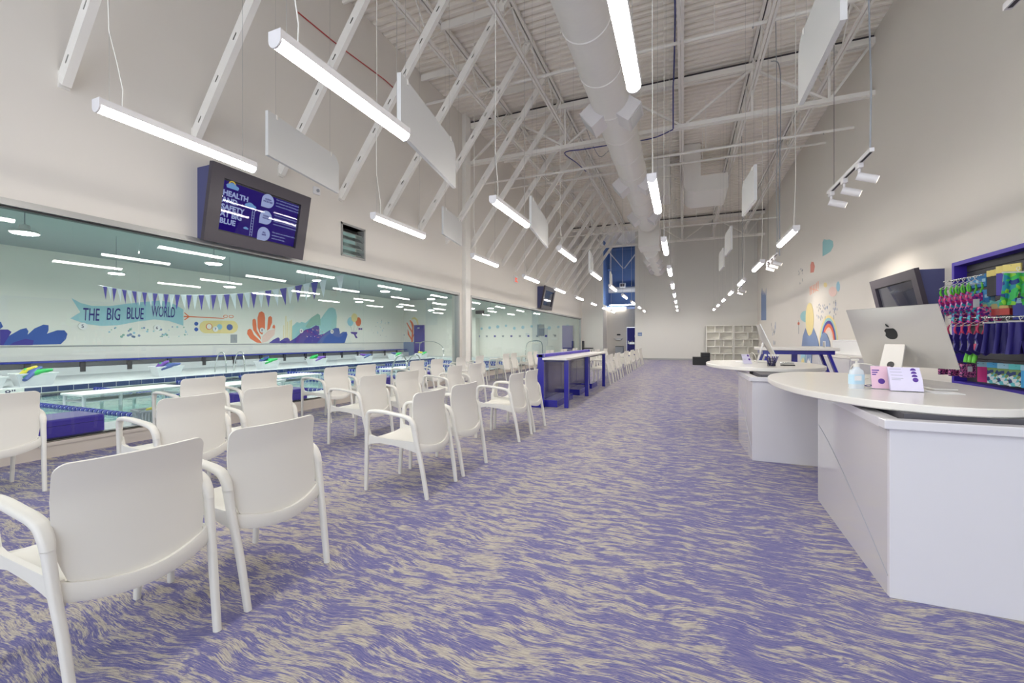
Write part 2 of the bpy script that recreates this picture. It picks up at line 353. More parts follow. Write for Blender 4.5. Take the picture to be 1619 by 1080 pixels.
# ---------------------------------------------------------------- roof steel
for ti, ty in enumerate((-2.0, 12.1, 26.0)):
    t = smpty('roof_beam', 'white steel roof truss spanning the hall')
    MB().box(XL, XR, ty - 0.1, ty - 0.01, 8.02, 8.16).box(XL, XR, ty + 0.01, ty + 0.1, 8.02, 8.16).obj('top_chord', 'steel_white', t)
    MB().box(XL, XR, ty - 0.02, ty + 0.02, 8.16, 8.25).obj('shade_strip', 'gap_dark', t)  # solid dark strip, its colour stands in for the shade above the chords
    MB().box(XL, XR, ty - 0.09, ty - 0.01, 6.86, 6.96).box(XL, XR, ty + 0.01, ty + 0.09, 6.86, 6.96).obj('bottom_chord', 'steel_white', t)
    nodes_b = [-6.3, -3.2, 0.0, 3.2]; nodes_t = [-4.9, -1.6, 1.6, 4.0]
    for i in range(4):
        MB().bar((nodes_b[i], ty, 6.92), (nodes_t[i], ty, 8.06), 0.05, 0.07, up=(0, 1, 0)).obj('web', 'steel_white', t)
        if i < 3: MB().bar((nodes_t[i], ty, 8.06), (nodes_b[i + 1], ty, 6.92), 0.05, 0.07, up=(0, 1, 0)).obj('web', 'steel_white', t)
    for x in (-3.2, 1.6, 3.2): MB().bar((x, ty, 6.92), (x, ty, 8.06), 0.05, 0.05).obj('web', 'steel_white', t)
for jx in (-4.94, -3.3, -1.65, -0.05, 1.6, 3.2):
    t = smpty('ceiling_beam', 'white open-web roof joist running down the hall')
    MB().box(jx - 0.075, jx - 0.015, YB, YF, 8.2, 8.26).box(jx + 0.015, jx + 0.075, YB, YF, 8.2, 8.26).obj('top_chord', 'steel_white', t)
    MB().box(jx - 0.06, jx - 0.012, YB, YF, 7.5, 7.55).box(jx + 0.012, jx + 0.06, YB, YF, 7.5, 7.55).obj('bottom_chord', 'steel_white', t)
    MB().box(jx - 0.012, jx + 0.012, YB, YF, 8.24, 8.29).obj('shade_strip', 'gap_dark', t)  # dark-coloured filler imitating the shadow line between the paired top chords
    mb = MB(); y = YB + 0.3; k = 0
    while y < YF - 0.7:
        mb.bar((jx, y, 7.53 if k % 2 else 8.22), (jx, y + 0.62, 8.22 if k % 2 else 7.53), 0.022); y += 0.62; k += 1
    o = mb.obj('web_rods', 'steel_white', t); o['kind'] = 'stuff'
# slotted bridging channels between the two left joists
for k in range(14):
    y = 2.47 + 2.74 * k * 0.5 * 1.0
    if y > 27: break
    mb = MB()
    if k % 2 == 0: mb.box(-4.86, -3.38, y - 0.02, y + 0.02, 7.98, 8.14)
    else: mb.box(-6.3, -5.02, y - 0.02, y + 0.02, 7.98, 8.14)
    tag(mb.obj('roof_beam', 'steel_white'), 'short white channel between roof joists', kind='structure')

# diagonal slotted struts along the window wall
NS = 19
def strut_mesh():
    mb = MB(); p = Vector((0, 0, 0)); q = Vector((3.05, 0, 4.12)); L = (q - p).length; d = (q - p).normalized(); n = Vector((d.z, 0, -d.x))   # n faces down into the room
    w, t = 0.15, 0.075
    def blk(a, b, n0, n1, y0, y1):
        vs = [p + d * s_ + n * m_ + Vector((0, yy, 0)) for s_, m_, yy in ((a, n0, y0), (b, n0, y0), (b, n1, y0), (a, n1, y0), (a, n0, y1), (b, n0, y1), (b, n1, y1), (a, n1, y1))]
        mb.add(vs, [(3, 2, 1, 0), (4, 5, 6, 7), (0, 1, 5, 4), (1, 2, 6, 5), (2, 3, 7, 6), (3, 0, 4, 7)])
    blk(0, L, -w / 2, -0.013, 0, 0.006); blk(0, L, 0.013, w / 2, 0, 0.006)
    s_ = 0.0; nxt = 0.22
    while s_ < L:
        blk(s_, min(L, nxt), -0.013, 0.013, 0, 0.006); s_ = nxt + 0.10; nxt = s_ + 0.5
    blk(0, L, -w / 2, -w / 2 + 0.006, 0.006, t); blk(0, L, w / 2 - 0.006, w / 2, 0.006, t); blk(0, L, -w / 2, w / 2, t, t + 0.004)
    return mb
sm = strut_mesh()
s0 = None
for k in range(NS):
    y = 2.47 + 1.37 * k
    lab = 'white slotted steel strut leaning off the window wall, %s from the camera end' % ORD[k]
    if s0 is None:
        s0 = thing('wall_strut', lab, 'strut', (XL, y, 4.13), 0, 'slotted struts along the window wall'); sm.obj('channel', 'steel_white', s0)
        MB().box(0.0, 0.012, -0.01, 0.09, -0.06, 0.12).obj('foot_plate', 'steel_white', s0)
        MB().box(2.98, 3.1, -0.05, 0.13, 4.05, 4.15).obj('top_plate', 'steel_white', s0)
    else: dup(s0, (XL, y, 4.13), 0, lab)

# pipes across the roof
for k, (y, z, x1) in enumerate([(9.7, 7.6, XR), (13.3, 6.7, XR), (15.6, 7.3, XR), (22.6, 6.9, XR)]):
    t = thing('sprinkler_pipe', 'thin white sprinkler pipe crossing under the roof, %s from the camera end' % ORD[k], 'pipe', (0, y, z), 0, 'sprinkler pipes')
    MB().cyl((XL, 0, 0), (x1, 0, 0), 0.035, seg=10).obj('pipe', 'steel_white', t, 60)
    for x in (-5.2, -2.2, 0.6, 2.7):
        MB().cyl((x, 0, 0), (x, 0, 8.28 - z), 0.01, seg=6).obj('hanger_rod', 'steel_white', t)
        MB().cyl((x + 0.7, 0, -0.06), (x + 0.7, 0, -0.02), 0.02, 0.012, seg=8).obj('sprinkler_head', 'chrome', t)

# round supply duct
du = thing('supply_duct', 'big white round air duct hanging along the middle of the ceiling', 'duct', (-1.38, 0, 6.2))
mb = MB(); ys = []; y = YB
path = []; dims = []
while y < 19.3:
    for dy, r in ((0, 0.385), (1.16, 0.385), (1.17, 0.398), (1.20, 0.398), (1.21, 0.385)):
        if y + dy < 19.3: path.append((0, y + dy, 0)); dims.append((r * 2, r * 2))
    y += 1.22
mb.sweep(path, dims, 40, 2.0, ref=(1, 0, 0)); mb.obj('duct_run', 'duct', du, 40)
MB().bbox(-0.44, 0.44, 19.2, 20.4, -0.9, 0.42, 0.02).obj('transition_box', 'duct', du)
MB().sweep([(0, 20.4, -0.85), (0, 21.5, -0.85), (0, 21.52, -0.85), (0, 24, -0.85), (0, 26.6, -0.85)], [(0.66, 0.66), (0.66, 0.66), (0.62, 0.62), (0.62, 0.62), (0.6, 0.6)], 32, 2.0, ref=(1, 0, 0)).obj('duct_run', 'duct', du, 40)
def diffuser(y, zc, r, s=1.0):
    for sx in (-1, 1):
        d = Vector((sx * 0.78, 0, -0.62)).normalized(); u = Vector((0, 1, 0)); w = d.cross(u)
        a = Vector((0, y, zc)) + d * (r * 0.8); b = Vector((0, y, zc)) + d * (r + 0.2 * s)
        vs = [c + u * (i * 0.21 * s) + w * (j * 0.17 * s) for c in (a, b) for i, j in ((-1, -1), (1, -1), (1, 1), (-1, 1))]
        o = MB().add(vs, [(3, 2, 1, 0), (4, 5, 6, 7), (0, 1, 5, 4), (1, 2, 6, 5), (2, 3, 7, 6), (3, 0, 4, 7)]).obj('air_outlet', 'lamp_body', du)
        vs = [b + d * t_ + u * (i * 0.17 * s) + w * (j * 0.13 * s) for t_ in (0.0, 0.012) for i, j in ((-1, -1), (1, -1), (1, 1), (-1, 1))]
        MB().add(vs, [(3, 2, 1, 0), (4, 5, 6, 7), (0, 1, 5, 4), (1, 2, 6, 5), (2, 3, 7, 6), (3, 0, 4, 7)]).obj('grille', 'baffle', o)
for y in (4.6, 8.95, 13.25, 16.9): diffuser(y, 0, 0.385, 1.22)
for y in (22.2, 23.7, 25.3): diffuser(y, -0.85, 0.31, 0.8)
for y in (2, 5.5, 11, 15, 18.5, 22, 25): MB().cyl((0.4 if y < 20 else 0.3, y, 0.0 if y < 20 else -0.85), (0.4 if y < 20 else 0.3, y, 2.08), 0.006, seg=5).obj('hanger_rod', 'steel_white', du)
# box duct elbow
eb = thing('duct_elbow', 'white box duct dropping from the roof and turning toward the right wall', 'duct', (0, 16.5, 6.55))
pts = [(0.02, 1.74), (0.02, 0.35)] + [(0.02 + 0.35 - 0.35 * math.cos(a), 0.35 - 0.35 * math.sin(a)) for a in [PI / 10 * i for i in range(1, 6)]] + [(1.45, 0.0), (1.45, 0.56), (0.58, 0.56), (0.58, 1.74)]
MB().prism(pts, 'y', 0, 2.0).obj('casing', 'duct', eb, 35)
MB().box(1.45, 1.47, 0.08, 1.92, 0.05, 0.5).obj('grille', 'baffle', eb)
bx2 = thing('return_duct', 'grey-white box duct hanging behind the round duct, left of the elbow', 'duct', (-0.78, 17.2, 6.4))
MB().bbox(-0.32, 0.32, -0.3, 0.9, 0.3, 1.7, 0.01).obj('casing', 'duct', bx2); MB().box(-0.36, 0.36, -0.34, 0.94, 0.95, 1.02).obj('flange', 'steel_white', bx2)
# alcove truss and unit heater
t = smpty('roof_beam', 'steel truss in the blue alcove')
MB().box(-5.2, -2.9, 31.9, 32.0, 6.4, 6.5).box(-5.2, -2.9, 31.9, 32.0, 7.9, 8.0).obj('chord', 'blue_paint', t)
for a, b in (((-5.2, 7.9), (-4.05, 6.45)), ((-4.05, 6.45), (-2.9, 7.9))): MB().bar((a[0], 31.95, a[1]), (b[0], 31.95, b[1]), 0.07).obj('web', 'steel_white', t)
uh = thing('unit_heater', 'small grey box hanging in the blue alcove', 'heater', (-4.0, 31.0, 5.0))
MB().bbox(-0.2, 0.2, -0.15, 0.15, 0, 0.3, 0.02).obj('casing', 'baffle', uh); MB().box(-0.14, 0.14, -0.16, -0.15, 0.05, 0.24).obj('grille', 'gap_dark', uh)
MB().cyl((0, 0, 0.3), (0, 0, 3.28), 0.01, seg=6).obj('hanger_rod', 'steel_white', uh)
up = tag(MB().box(-4.8, -3.1, 30.3, 30.42, 3.66, 3.72).obj('strip_light', 'fill'), 'uplight strip added on the alcove soffit to brighten it', 'lamp')  # unseen glowing strip, added only to brighten the dark blue alcove
ad = thing('alcove_duct', 'pale duct crossing the blue alcove', 'duct', (-4.05, 32.4, 5.0)); MB().cyl((-1.15, 0, 0), (1.15, 0, 0), 0.22, seg=20).obj('duct_run', 'steel_white', ad, 40)

# ---------------------------------------------------------------- pendant lamps
def wire(mb, x, y, z0, z1, r=0.0015): mb.cyl((x, y, z0), (x, y, z1), r, seg=4); return mb
LZ = 3.0; LEN = 1.24; R0 = 0.047
def make_lamp(lab, grp):
    t = thing('pendant_lamp', lab, 'lamp', (0, 0, LZ), 0, grp)
    # body: square shoulders above, round diffuser below
    MB().prism([(-R0, 0.0), (-R0, 0.052), (R0, 0.052), (R0, 0.0)], 'y', 0.012, LEN - 0.012).obj('housing', 'lamp_body', t)
    pr = [(R0 * 0.97 * math.cos(a), R0 * 0.97 * math.sin(a)) for a in [-PI * i / 8 for i in range(9)]]
    MB().prism(pr[::-1], 'y', 0.014, LEN - 0.014).obj('diffuser', 'tube', t, 50)
    pc = [(-R0 - 0.002, 0.054), (R0 + 0.002, 0.054)] + [((R0 + 0.002) * math.cos(a), (R0 + 0.002) * math.sin(a)) for a in [-PI * i / 8 for i in range(9)]]
    for y in (0.0, LEN - 0.012): MB().prism(pc, 'y', y, y + 0.012).obj('end_cap', 'lamp_body', t)
    cz = ZC - LZ
    pth = [(0.0, 0.16, 0.05), (0.0, 0.165, 0.2), (0.0, 0.13, 0.38), (0.0, 0.08, 0.6), (0.004, 0.07, 0.9), (0.0, 0.085, 1.5), (0.005, 0.075, 2.6), (0, 0.08, cz)]
    MB().tube(pth, 0.0048, 6).obj('cord', 'plastic_white', t, 60)
    for wy in (0.08, LEN - 0.12): wire(MB(), 0, wy, 0.05, cz).obj('suspension_wire', 'trim_alu', t)
    MB().cyl((0, 0.08, cz - 0.02), (0, 0.08, cz + 0.0), 0.045, seg=12).obj('canopy', 'lamp_body', t)
    return t
rows = [(-4.0, range(0, 9), 'over the row nearest the pool window', 'lamps nearest the pool window'),
        (-2.17, range(0, 9), 'over the seating beside the aisle', 'lamps over the seating'),
        (-0.31, range(0, 9), 'over the open carpet aisle', 'lamps over the aisle'),
        (1.63, range(2, 9), 'over the white counters by the right wall', 'lamps over the counters')]
l0 = None
for x, ks, where, grp in rows:
    for n_, k in enumerate(ks):
        lab = 'slim white tube pendant %s, %s from the camera' % (where, ORD[n_])
        loc = (x, 1.74 + 3.0 * k, LZ)
        if l0 is None: l0 = make_lamp(lab, grp); l0.location = loc
        else: dup(l0, loc, 0, lab, grp)

# spotlight tracks in the counter row
def spot_track(loc, n, lab, L=1.25):
    t = thing('spotlight_track', lab, 'spotlight', loc, 0, 'spotlight tracks')
    MB().box(-0.018, 0.018, 0, L, 0, 0.035).obj('track', 'lamp_body', t)
    MB().box(-0.01, 0.01, 0.02, L - 0.02, -0.002, 0.0).obj('slot', 'gap_dark', t)
    MB().tube([(0, 0.04, 0.035), (0.01, 0.05, 0.6), (-0.01, 0.04, 1.4), (0.015, 0.05, 2.4), (-0.02, 0.04, ZC - loc[2])], 0.007, 6).obj('cord', 'grey', t, 60)
    mb = MB(); wire(mb, 0, L - 0.2, 0.035, ZC - loc[2], 0.003); mb.obj('suspension_wire', 'gap_dark', t)
    for i in range(n):
        y = 0.3 + i * (L - 0.4) / max(1, n - 1) if n > 1 else 0.5
        mb = MB().bbox(-0.022, 0.022, y - 0.045, y + 0.045, -0.05, 0.0, 0.006); mb.cyl((0, y, -0.05), (0, y, -0.09), 0.012, seg=8)
        h = mb.obj('spot_head', 'lamp_body', t, 30)
        d = Vector((0.82, -0.15, -0.35)).normalized(); a = Vector((-0.02, y, -0.115)); b = a + d * 0.17
        MB().cyl(a, b, 0.038, 0.038, 18).obj('barrel', 'lamp_body', h, 40)
        MB().cyl(b + d * 0.0005, b + d * 0.002, 0.03, 0.03, 14).obj('lens', 'spot_face', h)
        ld = bpy.data.lights.new('spot_beam', 'SPOT'); ld.energy = SPOT_W; ld.spot_size = math.radians(62); ld.spot_blend = 0.7; ld.color = (1.0, 0.9, 0.78); ld.shadow_soft_size = 0.03
        lo = bpy.data.objects.new('spot_beam', ld); COL.objects.link(lo); lo.parent = h; lo.location = b + d * 0.01; lo.rotation_euler = d.to_track_quat('-Z', 'Y').to_euler()
    return t
spot_track((1.6, 4.82, 3.0), 3, 'white track with three spot heads above the near white counter')
spot_track((1.57, 2.3, 3.0), 1, 'end of a white spotlight track at the upper right edge of the photo', 0.72)
spot_track((1.86, 10.5, 3.1), 3, 'spotlight track facing the mural, beyond the near counters')
spot_track((1.86, 16.2, 3.1), 2, 'far spotlight track with two heads near the end wall')

# acoustic baffles
BF = [((-5.0, 3.9), (-5.24, 5.36), 3.67, 4.25, 'beside the wall screen'), ((-2.72, 3.62), (-3.0, 5.25), 3.42, 4.04, 'largest, above the chairs beyond the near lamp'),
      ((-4.8, 7.9), (-5.0, 9.1), 3.55, 4.15, 'by the wall column'), ((-2.55, 7.2), (-2.78, 8.96), 3.3, 3.87, 'second one over the seating'),
      ((-2.6, 12.6), (-2.75, 13.9), 3.35, 3.95, 'third one over the seating'), ((-2.65, 16.8), (-2.75, 17.9), 3.35, 3.95, 'last one over the seating'),
      ((1.08, 3.75), (1.08, 4.96), 3.6, 4.22, 'above the near counter'), ((1.12, 8.06), (1.05, 9.05), 3.6, 4.2, 'second one on the counter side'),
      ((1.15, 12.2), (1.1, 13.2), 3.6, 4.2, 'third one on the counter side'), ((1.2, 15.0), (1.15, 16.0), 3.6, 4.2, 'last one on the counter side')]
for a, b, z0, z1, w in BF:
    L = math.dist(a, b); an = math.atan2(b[1] - a[1], b[0] - a[0]); t = thing('acoustic_panel', 'white hanging sound baffle, ' + w, 'panel', (a[0], a[1], z0), an, 'acoustic panels')
    h = z1 - z0; r = 0.06
    pts = [(0, 0), (L, 0), (L, h - 0.12), (L - 0.05, h - 0.04), (L - 0.12, h), (0, h)]
    MB().prism(pts, 'y', -0.022, 0.022).obj('panel', 'baffle', t)
    for x in (0.15, L - 0.2):
        MB().cyl((x, 0, h), (x, 0, ZC - z0), 0.0015, seg=4).obj('wire', 'trim_alu', t)
        MB().bbox(x - 0.015, x + 0.015, -0.03, 0.03, h - 0.05, h + 0.01, 0.004).obj('clip', 'steel_white', t)

# ---------------------------------------------------------------- chairs
def catmull(pts, n=5):
    P = [Vector(p) for p in pts]; out = []
    for i in range(len(P) - 1):
        p0, p1, p2, p3 = P[max(i - 1, 0)], P[i], P[i + 1], P[min(i + 2, len(P) - 1)]
        for k in range(n):
            t = k / n; out.append(0.5 * ((2 * p1) + (-p0 + p2) * t + (2 * p0 - 5 * p1 + 4 * p2 - p3) * t * t + (-p0 + 3 * p1 - 3 * p2 + p3) * t ** 3))
    out.append(P[-1]); return out
def make_chair(lab, grp):
    # the sitter faces -x; rear feet at x = 0.30, front feet at x = -0.30
    t = thing('armchair', lab, 'chair', (0, 0, 0), 0, grp)
    def lerp(a, b, k): return a + (b - a) * k
    for s in (-1, 1):
        p = catmull([(-0.305, s * 0.235, 0.0), (-0.292, s * 0.243, 0.3), (-0.282, s * 0.251, 0.5), (-0.2742, s * 0.256, 0.58), (-0.272, s * 0.257, 0.6)], 3)
        n = len(p); MB().sweep(p, [(lerp(0.026, 0.036, i / (n - 1)), lerp(0.034, 0.042, i / (n - 1))) for i in range(n)], 12, 3.2).obj('leg', 'plastic_white', t, 50)
        p = catmull([(0.30, s * 0.235, 0.0), (0.258, s * 0.245, 0.25), (0.222, s * 0.256, 0.42), (0.1997, s * 0.261, 0.54), (0.196, s * 0.262, 0.56)], 3)
        n = len(p); MB().sweep(p, [(lerp(0.027, 0.036, i / (n - 1)), lerp(0.034, 0.05, i / (n - 1))) for i in range(n)], 12, 3.2).obj('leg', 'plastic_white', t, 50)
        p = catmull([(-0.272, s * 0.257, 0.60), (-0.2698, s * 0.2575, 0.62), (-0.258, s * 0.26, 0.655), (-0.225, s * 0.266, 0.678), (-0.12, s * 0.268, 0.682), (0.02, s * 0.268, 0.668), (0.11, s * 0.266, 0.655), (0.16, s * 0.264, 0.635), (0.186, s * 0.263, 0.60), (0.1925, s * 0.262, 0.58), (0.196, s * 0.262, 0.56)], 4)
        n = len(p); MB().sweep(p, [(0.036 + 0.014 * math.sin(PI * i / (n - 1)), 0.042 - 0.012 * math.sin(PI * i / (n - 1)) + 0.008 * (i / (n - 1)) ** 4) for i in range(n)], 12, 3.0).obj('armrest', 'plastic_white', t, 50)
    # seat: dished sheet with side rails and curved rear apron
    mb = MB()
    def seat(u, v):
        x = lerp(-0.285, 0.185, v) - 0.0; y = lerp(-0.232, 0.232, u); w = abs(2 * u - 1)
        z = 0.445 - 0.018 * (1 - w ** 2) * math.sin(PI * v) - 0.02 * v + 0.035 * max(0, v - 0.8) * (w ** 2) * 5 * 0
        z -= 0.03 * max(0, (0.12 - v) / 0.12) ** 2
        x += 0.05 * (1 - w ** 2) * v * 0.9
        return (x, y, z)
    mb.grid(seat, 12, 14, 0.014)
    for s in (-1, 1):
        pr = [(-0.30, 0.36), (-0.25, 0.40), (-0.15, 0.415), (0.0, 0.405), (0.12, 0.385), (0.225, 0.36), (0.215, 0.45), (0.0, 0.455), (-0.2, 0.462), (-0.255, 0.475), (-0.275, 0.53), (-0.30, 0.53)]
        mb.prism(pr, 'y', s * 0.226, s * 0.247)
    fr = [(-0.287, y_ / 10 * 0.235, 0.418 - 0.02 * (1 - (y_ / 10) ** 2)) for y_ in range(-10, 11)]
    mb.sweep(fr, (0.016, 0.05), 8, 3.0, ref=(1, 0, 0))
    ra = [(0.212 + 0.056 * (1 - (y_ / 10) ** 2), y_ / 10 * 0.25, 0.415 - 0.05 * (1 - (y_ / 10) ** 2)) for y_ in range(-10, 11)]
    mb.sweep(ra, (0.024, 0.066), 8, 4.0, ref=(1, 0, 0))
    mb.obj('seat', 'plastic_white', t, 45)
    # backrest: sheet curved around the sitter, lower edge dropping to the apron
    def back(u, v):
        uu = math.sin((2 * u - 1) * PI / 2); w = abs(uu)
        zt = 0.845; r = 0.04; half = 0.247
        y = uu * half; edge = half * (1 - w)
        if edge < r: zt -= (r - math.sqrt(max(0, r * r - (r - edge) ** 2))) * 1.0
        zb = 0.388 + 0.055 * w ** 2 + (0.12 * max(0, (w - 0.86) / 0.14) ** 1.5)
        z = lerp(zb, zt, v)
        xx = 0.218 - 0.055 * math.sin(min(1, (z - 0.37) / 0.5) * PI * 0.55) + 0.02 * max(0, (z - 0.72) / 0.12) + 0.04 * (1 - w ** 2)
        return (xx, y, z)
    MB().grid(back, 26, 16, 0.012).obj('backrest', 'plastic_white', t, 45)
    return t
cols = [(-2.2, 'aisle row', [(1.01, 1.63), (3.12, 3.75), (5.18, 5.78)], [(12.42, 13.02), (14.05, 14.7), (16.4, 17.0), (18.4, 19.0), (20.3, 20.9), (22.2, 22.8)]),
        (-3.73, 'middle row', [(2.14, 2.80), (4.22, 4.93), (6.24, 7.0)], [(12.4, 13.0), (14.5, 15.1), (16.6, 17.2), (18.7, 19.3), (20.8, 21.4)]),
        (-5.3, 'window row', [(0.95, 1.61), (3.2, 3.9), (5.22, 5.9), (7.43, 8.2), (9.3, 10.35), (12.2, 12.85), (14.4, 15.05)], [(16.6, 17.2), (18.8, 19.4), (21.0, 21.6)])]
c0 = None
for x, rn, near, far in cols:
    for where, prs in (('before the blue bar table' if rn != 'window row' else 'along the near glass', near), ('beyond the blue bar table', far)):
        for pi_, pr in enumerate(prs):
            for ci, y in enumerate(pr):
                lab = 'white plastic armchair, %s %s, %s chair of the %s pair' % (rn, where, ('nearer', 'farther')[ci], ORD[pi_])
                grp = 'white armchairs in the %s' % rn; rz = rnd.uniform(-0.03, 0.03)
                if c0 is None: c0 = make_chair(lab, grp); c0.location = (x, y, 0); c0.rotation_euler = (0, 0, rz)
                else: dup(c0, (x, y, 0), rz, lab, grp)

# ---------------------------------------------------------------- blue bar table
t = thing('bar_table', 'long blue and white bar table beside the aisle', 'table', (0, 0, 0))
pr = [(-2.42, 0.0), (-2.86, 0.0), (-2.84, 0.07), (-2.56, 0.55), (-2.53, 1.0), (-2.42, 1.0)]
MB().prism(pr, 'y', 7.58, 7.66).obj('end_panel', 'blue_lam', t)
MB().prism(pr, 'y', 11.78, 11.86).obj('end_panel', 'blue_lam', t)
for a, b in ((7.66, 9.1), (9.1, 10.55), (10.55, 11.78)): MB().bbox(-2.53, -2.50, a + 0.004, b - 0.004, 0.03, 0.93, 0.003).obj('back_panel', 'blue_dark', t)
MB().bbox(-2.56, -2.44, 7.58, 11.86, 0.945, 1.0, 0.006).obj('top_rail', 'blue_block', t)
MB().bbox(-2.44, -1.97, 7.55, 11.9, 0.9, 0.94, 0.006).obj('tabletop', 'counter', t)
MB().box(-2.44, -2.05, 7.66, 11.78, 0.86, 0.9).obj('apron', 'blue_dark', t)
for a, b in ((7.72, 8.95), (9.6, 10.7), (11.0, 11.75)): MB().bbox(-2.495, -2.2, a, b, 0, 0.13, 0.006).obj('plinth', 'blue_lam', t)
for y in (7.7, 9.5, 11.7): MB().bbox(-2.06, -1.98, y, y + 0.08, 0, 0.9, 0.006).obj('leg', 'blue_lam', t)

# ---------------------------------------------------------------- reception counters
def counter(name, lab, cx, cy, rx, ry, bx0, bx1, by0, by1, skew):
    t = thing(name, lab, 'desk', (cx, cy, 0))
    X0, X1, Y0, Y1 = bx0 - cx, bx1 - cx, by0 - cy, by1 - cy
    n = 72
    def el(kx, ky): return [(kx * math.copysign(abs(math.cos(2 * PI * i / n)) ** 0.94, math.cos(2 * PI * i / n)), ky * math.copysign(abs(math.sin(2 * PI * i / n)) ** 0.94, math.sin(2 * PI * i / n))) for i in range(n)]
    mb = MB(); rings = [(rx - 0.008, ry - 0.008, 0.905), (rx, ry, 0.912), (rx, ry, 0.945), (rx - 0.004, ry - 0.004, 0.95)]
    vs = [(p[0], p[1], z) for a, b, z in rings for p in el(a, b)]
    fs = [(i * n + k, i * n + (k + 1) % n, (i + 1) * n + (k + 1) % n, (i + 1) * n + k) for i in range(3) for k in range(n)] + [tuple(range(n))[::-1], tuple(3 * n + k for k in range(n))]
    mb.add(vs, fs).obj('countertop', 'counter', t, 30)
    # body: aisle side panel, front panel, back, rim; open top
    MB().prism([(X0 + skew, Y1), (X0 + skew + 0.03, Y1), (X0 + 0.03, Y0 + 0.02), (X0, Y0 + 0.02)], 'z', 0.0, 0.84).obj('side_panel', 'desk_gloss', t)
    MB().bbox(X0, X1, Y0, Y0 + 0.03, 0.0, 0.84, 0.003).obj('front_panel', 'desk_white', t)
    MB().bbox(X1 - 0.03, X1, Y0 + 0.03, Y1, 0.0, 0.84, 0.003).obj('side_panel', 'desk_white', t)
    MB().bbox(X0 + skew + 0.03, X1, Y1, Y1 + 0.03, 0.0, 0.84, 0.003).obj('back_panel', 'desk_white', t)
    mb = MB().bbox(X0 - 0.03, X1 + 0.01, Y0 - 0.03, Y0 + 0.05, 0.84, 0.885, 0.004)
    mb.prism([(X0 + skew - 0.01, Y1 + 0.03), (X0 + skew + 0.06, Y1 + 0.03), (X0 + 0.05, Y0 + 0.04), (X0 - 0.03, Y0 + 0.04)], 'z', 0.84, 0.885)
    mb.box(X1 - 0.05, X1 + 0.01, Y0 + 0.05, Y1 + 0.03, 0.84, 0.885)
    mb.obj('rim', 'desk_white', t)
    MB().box(X0 + 0.09, X1 - 0.06, Y0 + 0.09, Y1 - 0.02, 0.70, 0.905).obj('support_box', 'recess', t)
    # scribed curve on the aisle side
    pts = []
    for i in range(15):
        k = i / 14; y = Y1 - 0.02 + (Y0 + 0.04 - Y1) * k; z = 0.60 - 0.50 * (k ** 1.25)
        x = X0 + skew * (y - Y0) / (Y1 - Y0)
        pts.append((x - 0.0005, y, z))
    MB().sweep(pts, (0.004, 0.008), 6, 2.0, ref=(1, 0, 0)).obj('seam', 'grey', t)
    return t
counter('reception_desk', 'near white reception counter with oval top, holding the large monitor', 1.3, 3.95, 0.63, 1.23, 0.95, 1.85, 2.65, 4.06, 0.05)
counter('reception_desk', 'second white reception counter with oval top, behind the near one', 1.0, 6.72, 0.69, 1.08, 0.68, 1.5, 5.11, 6.05, -0.03)

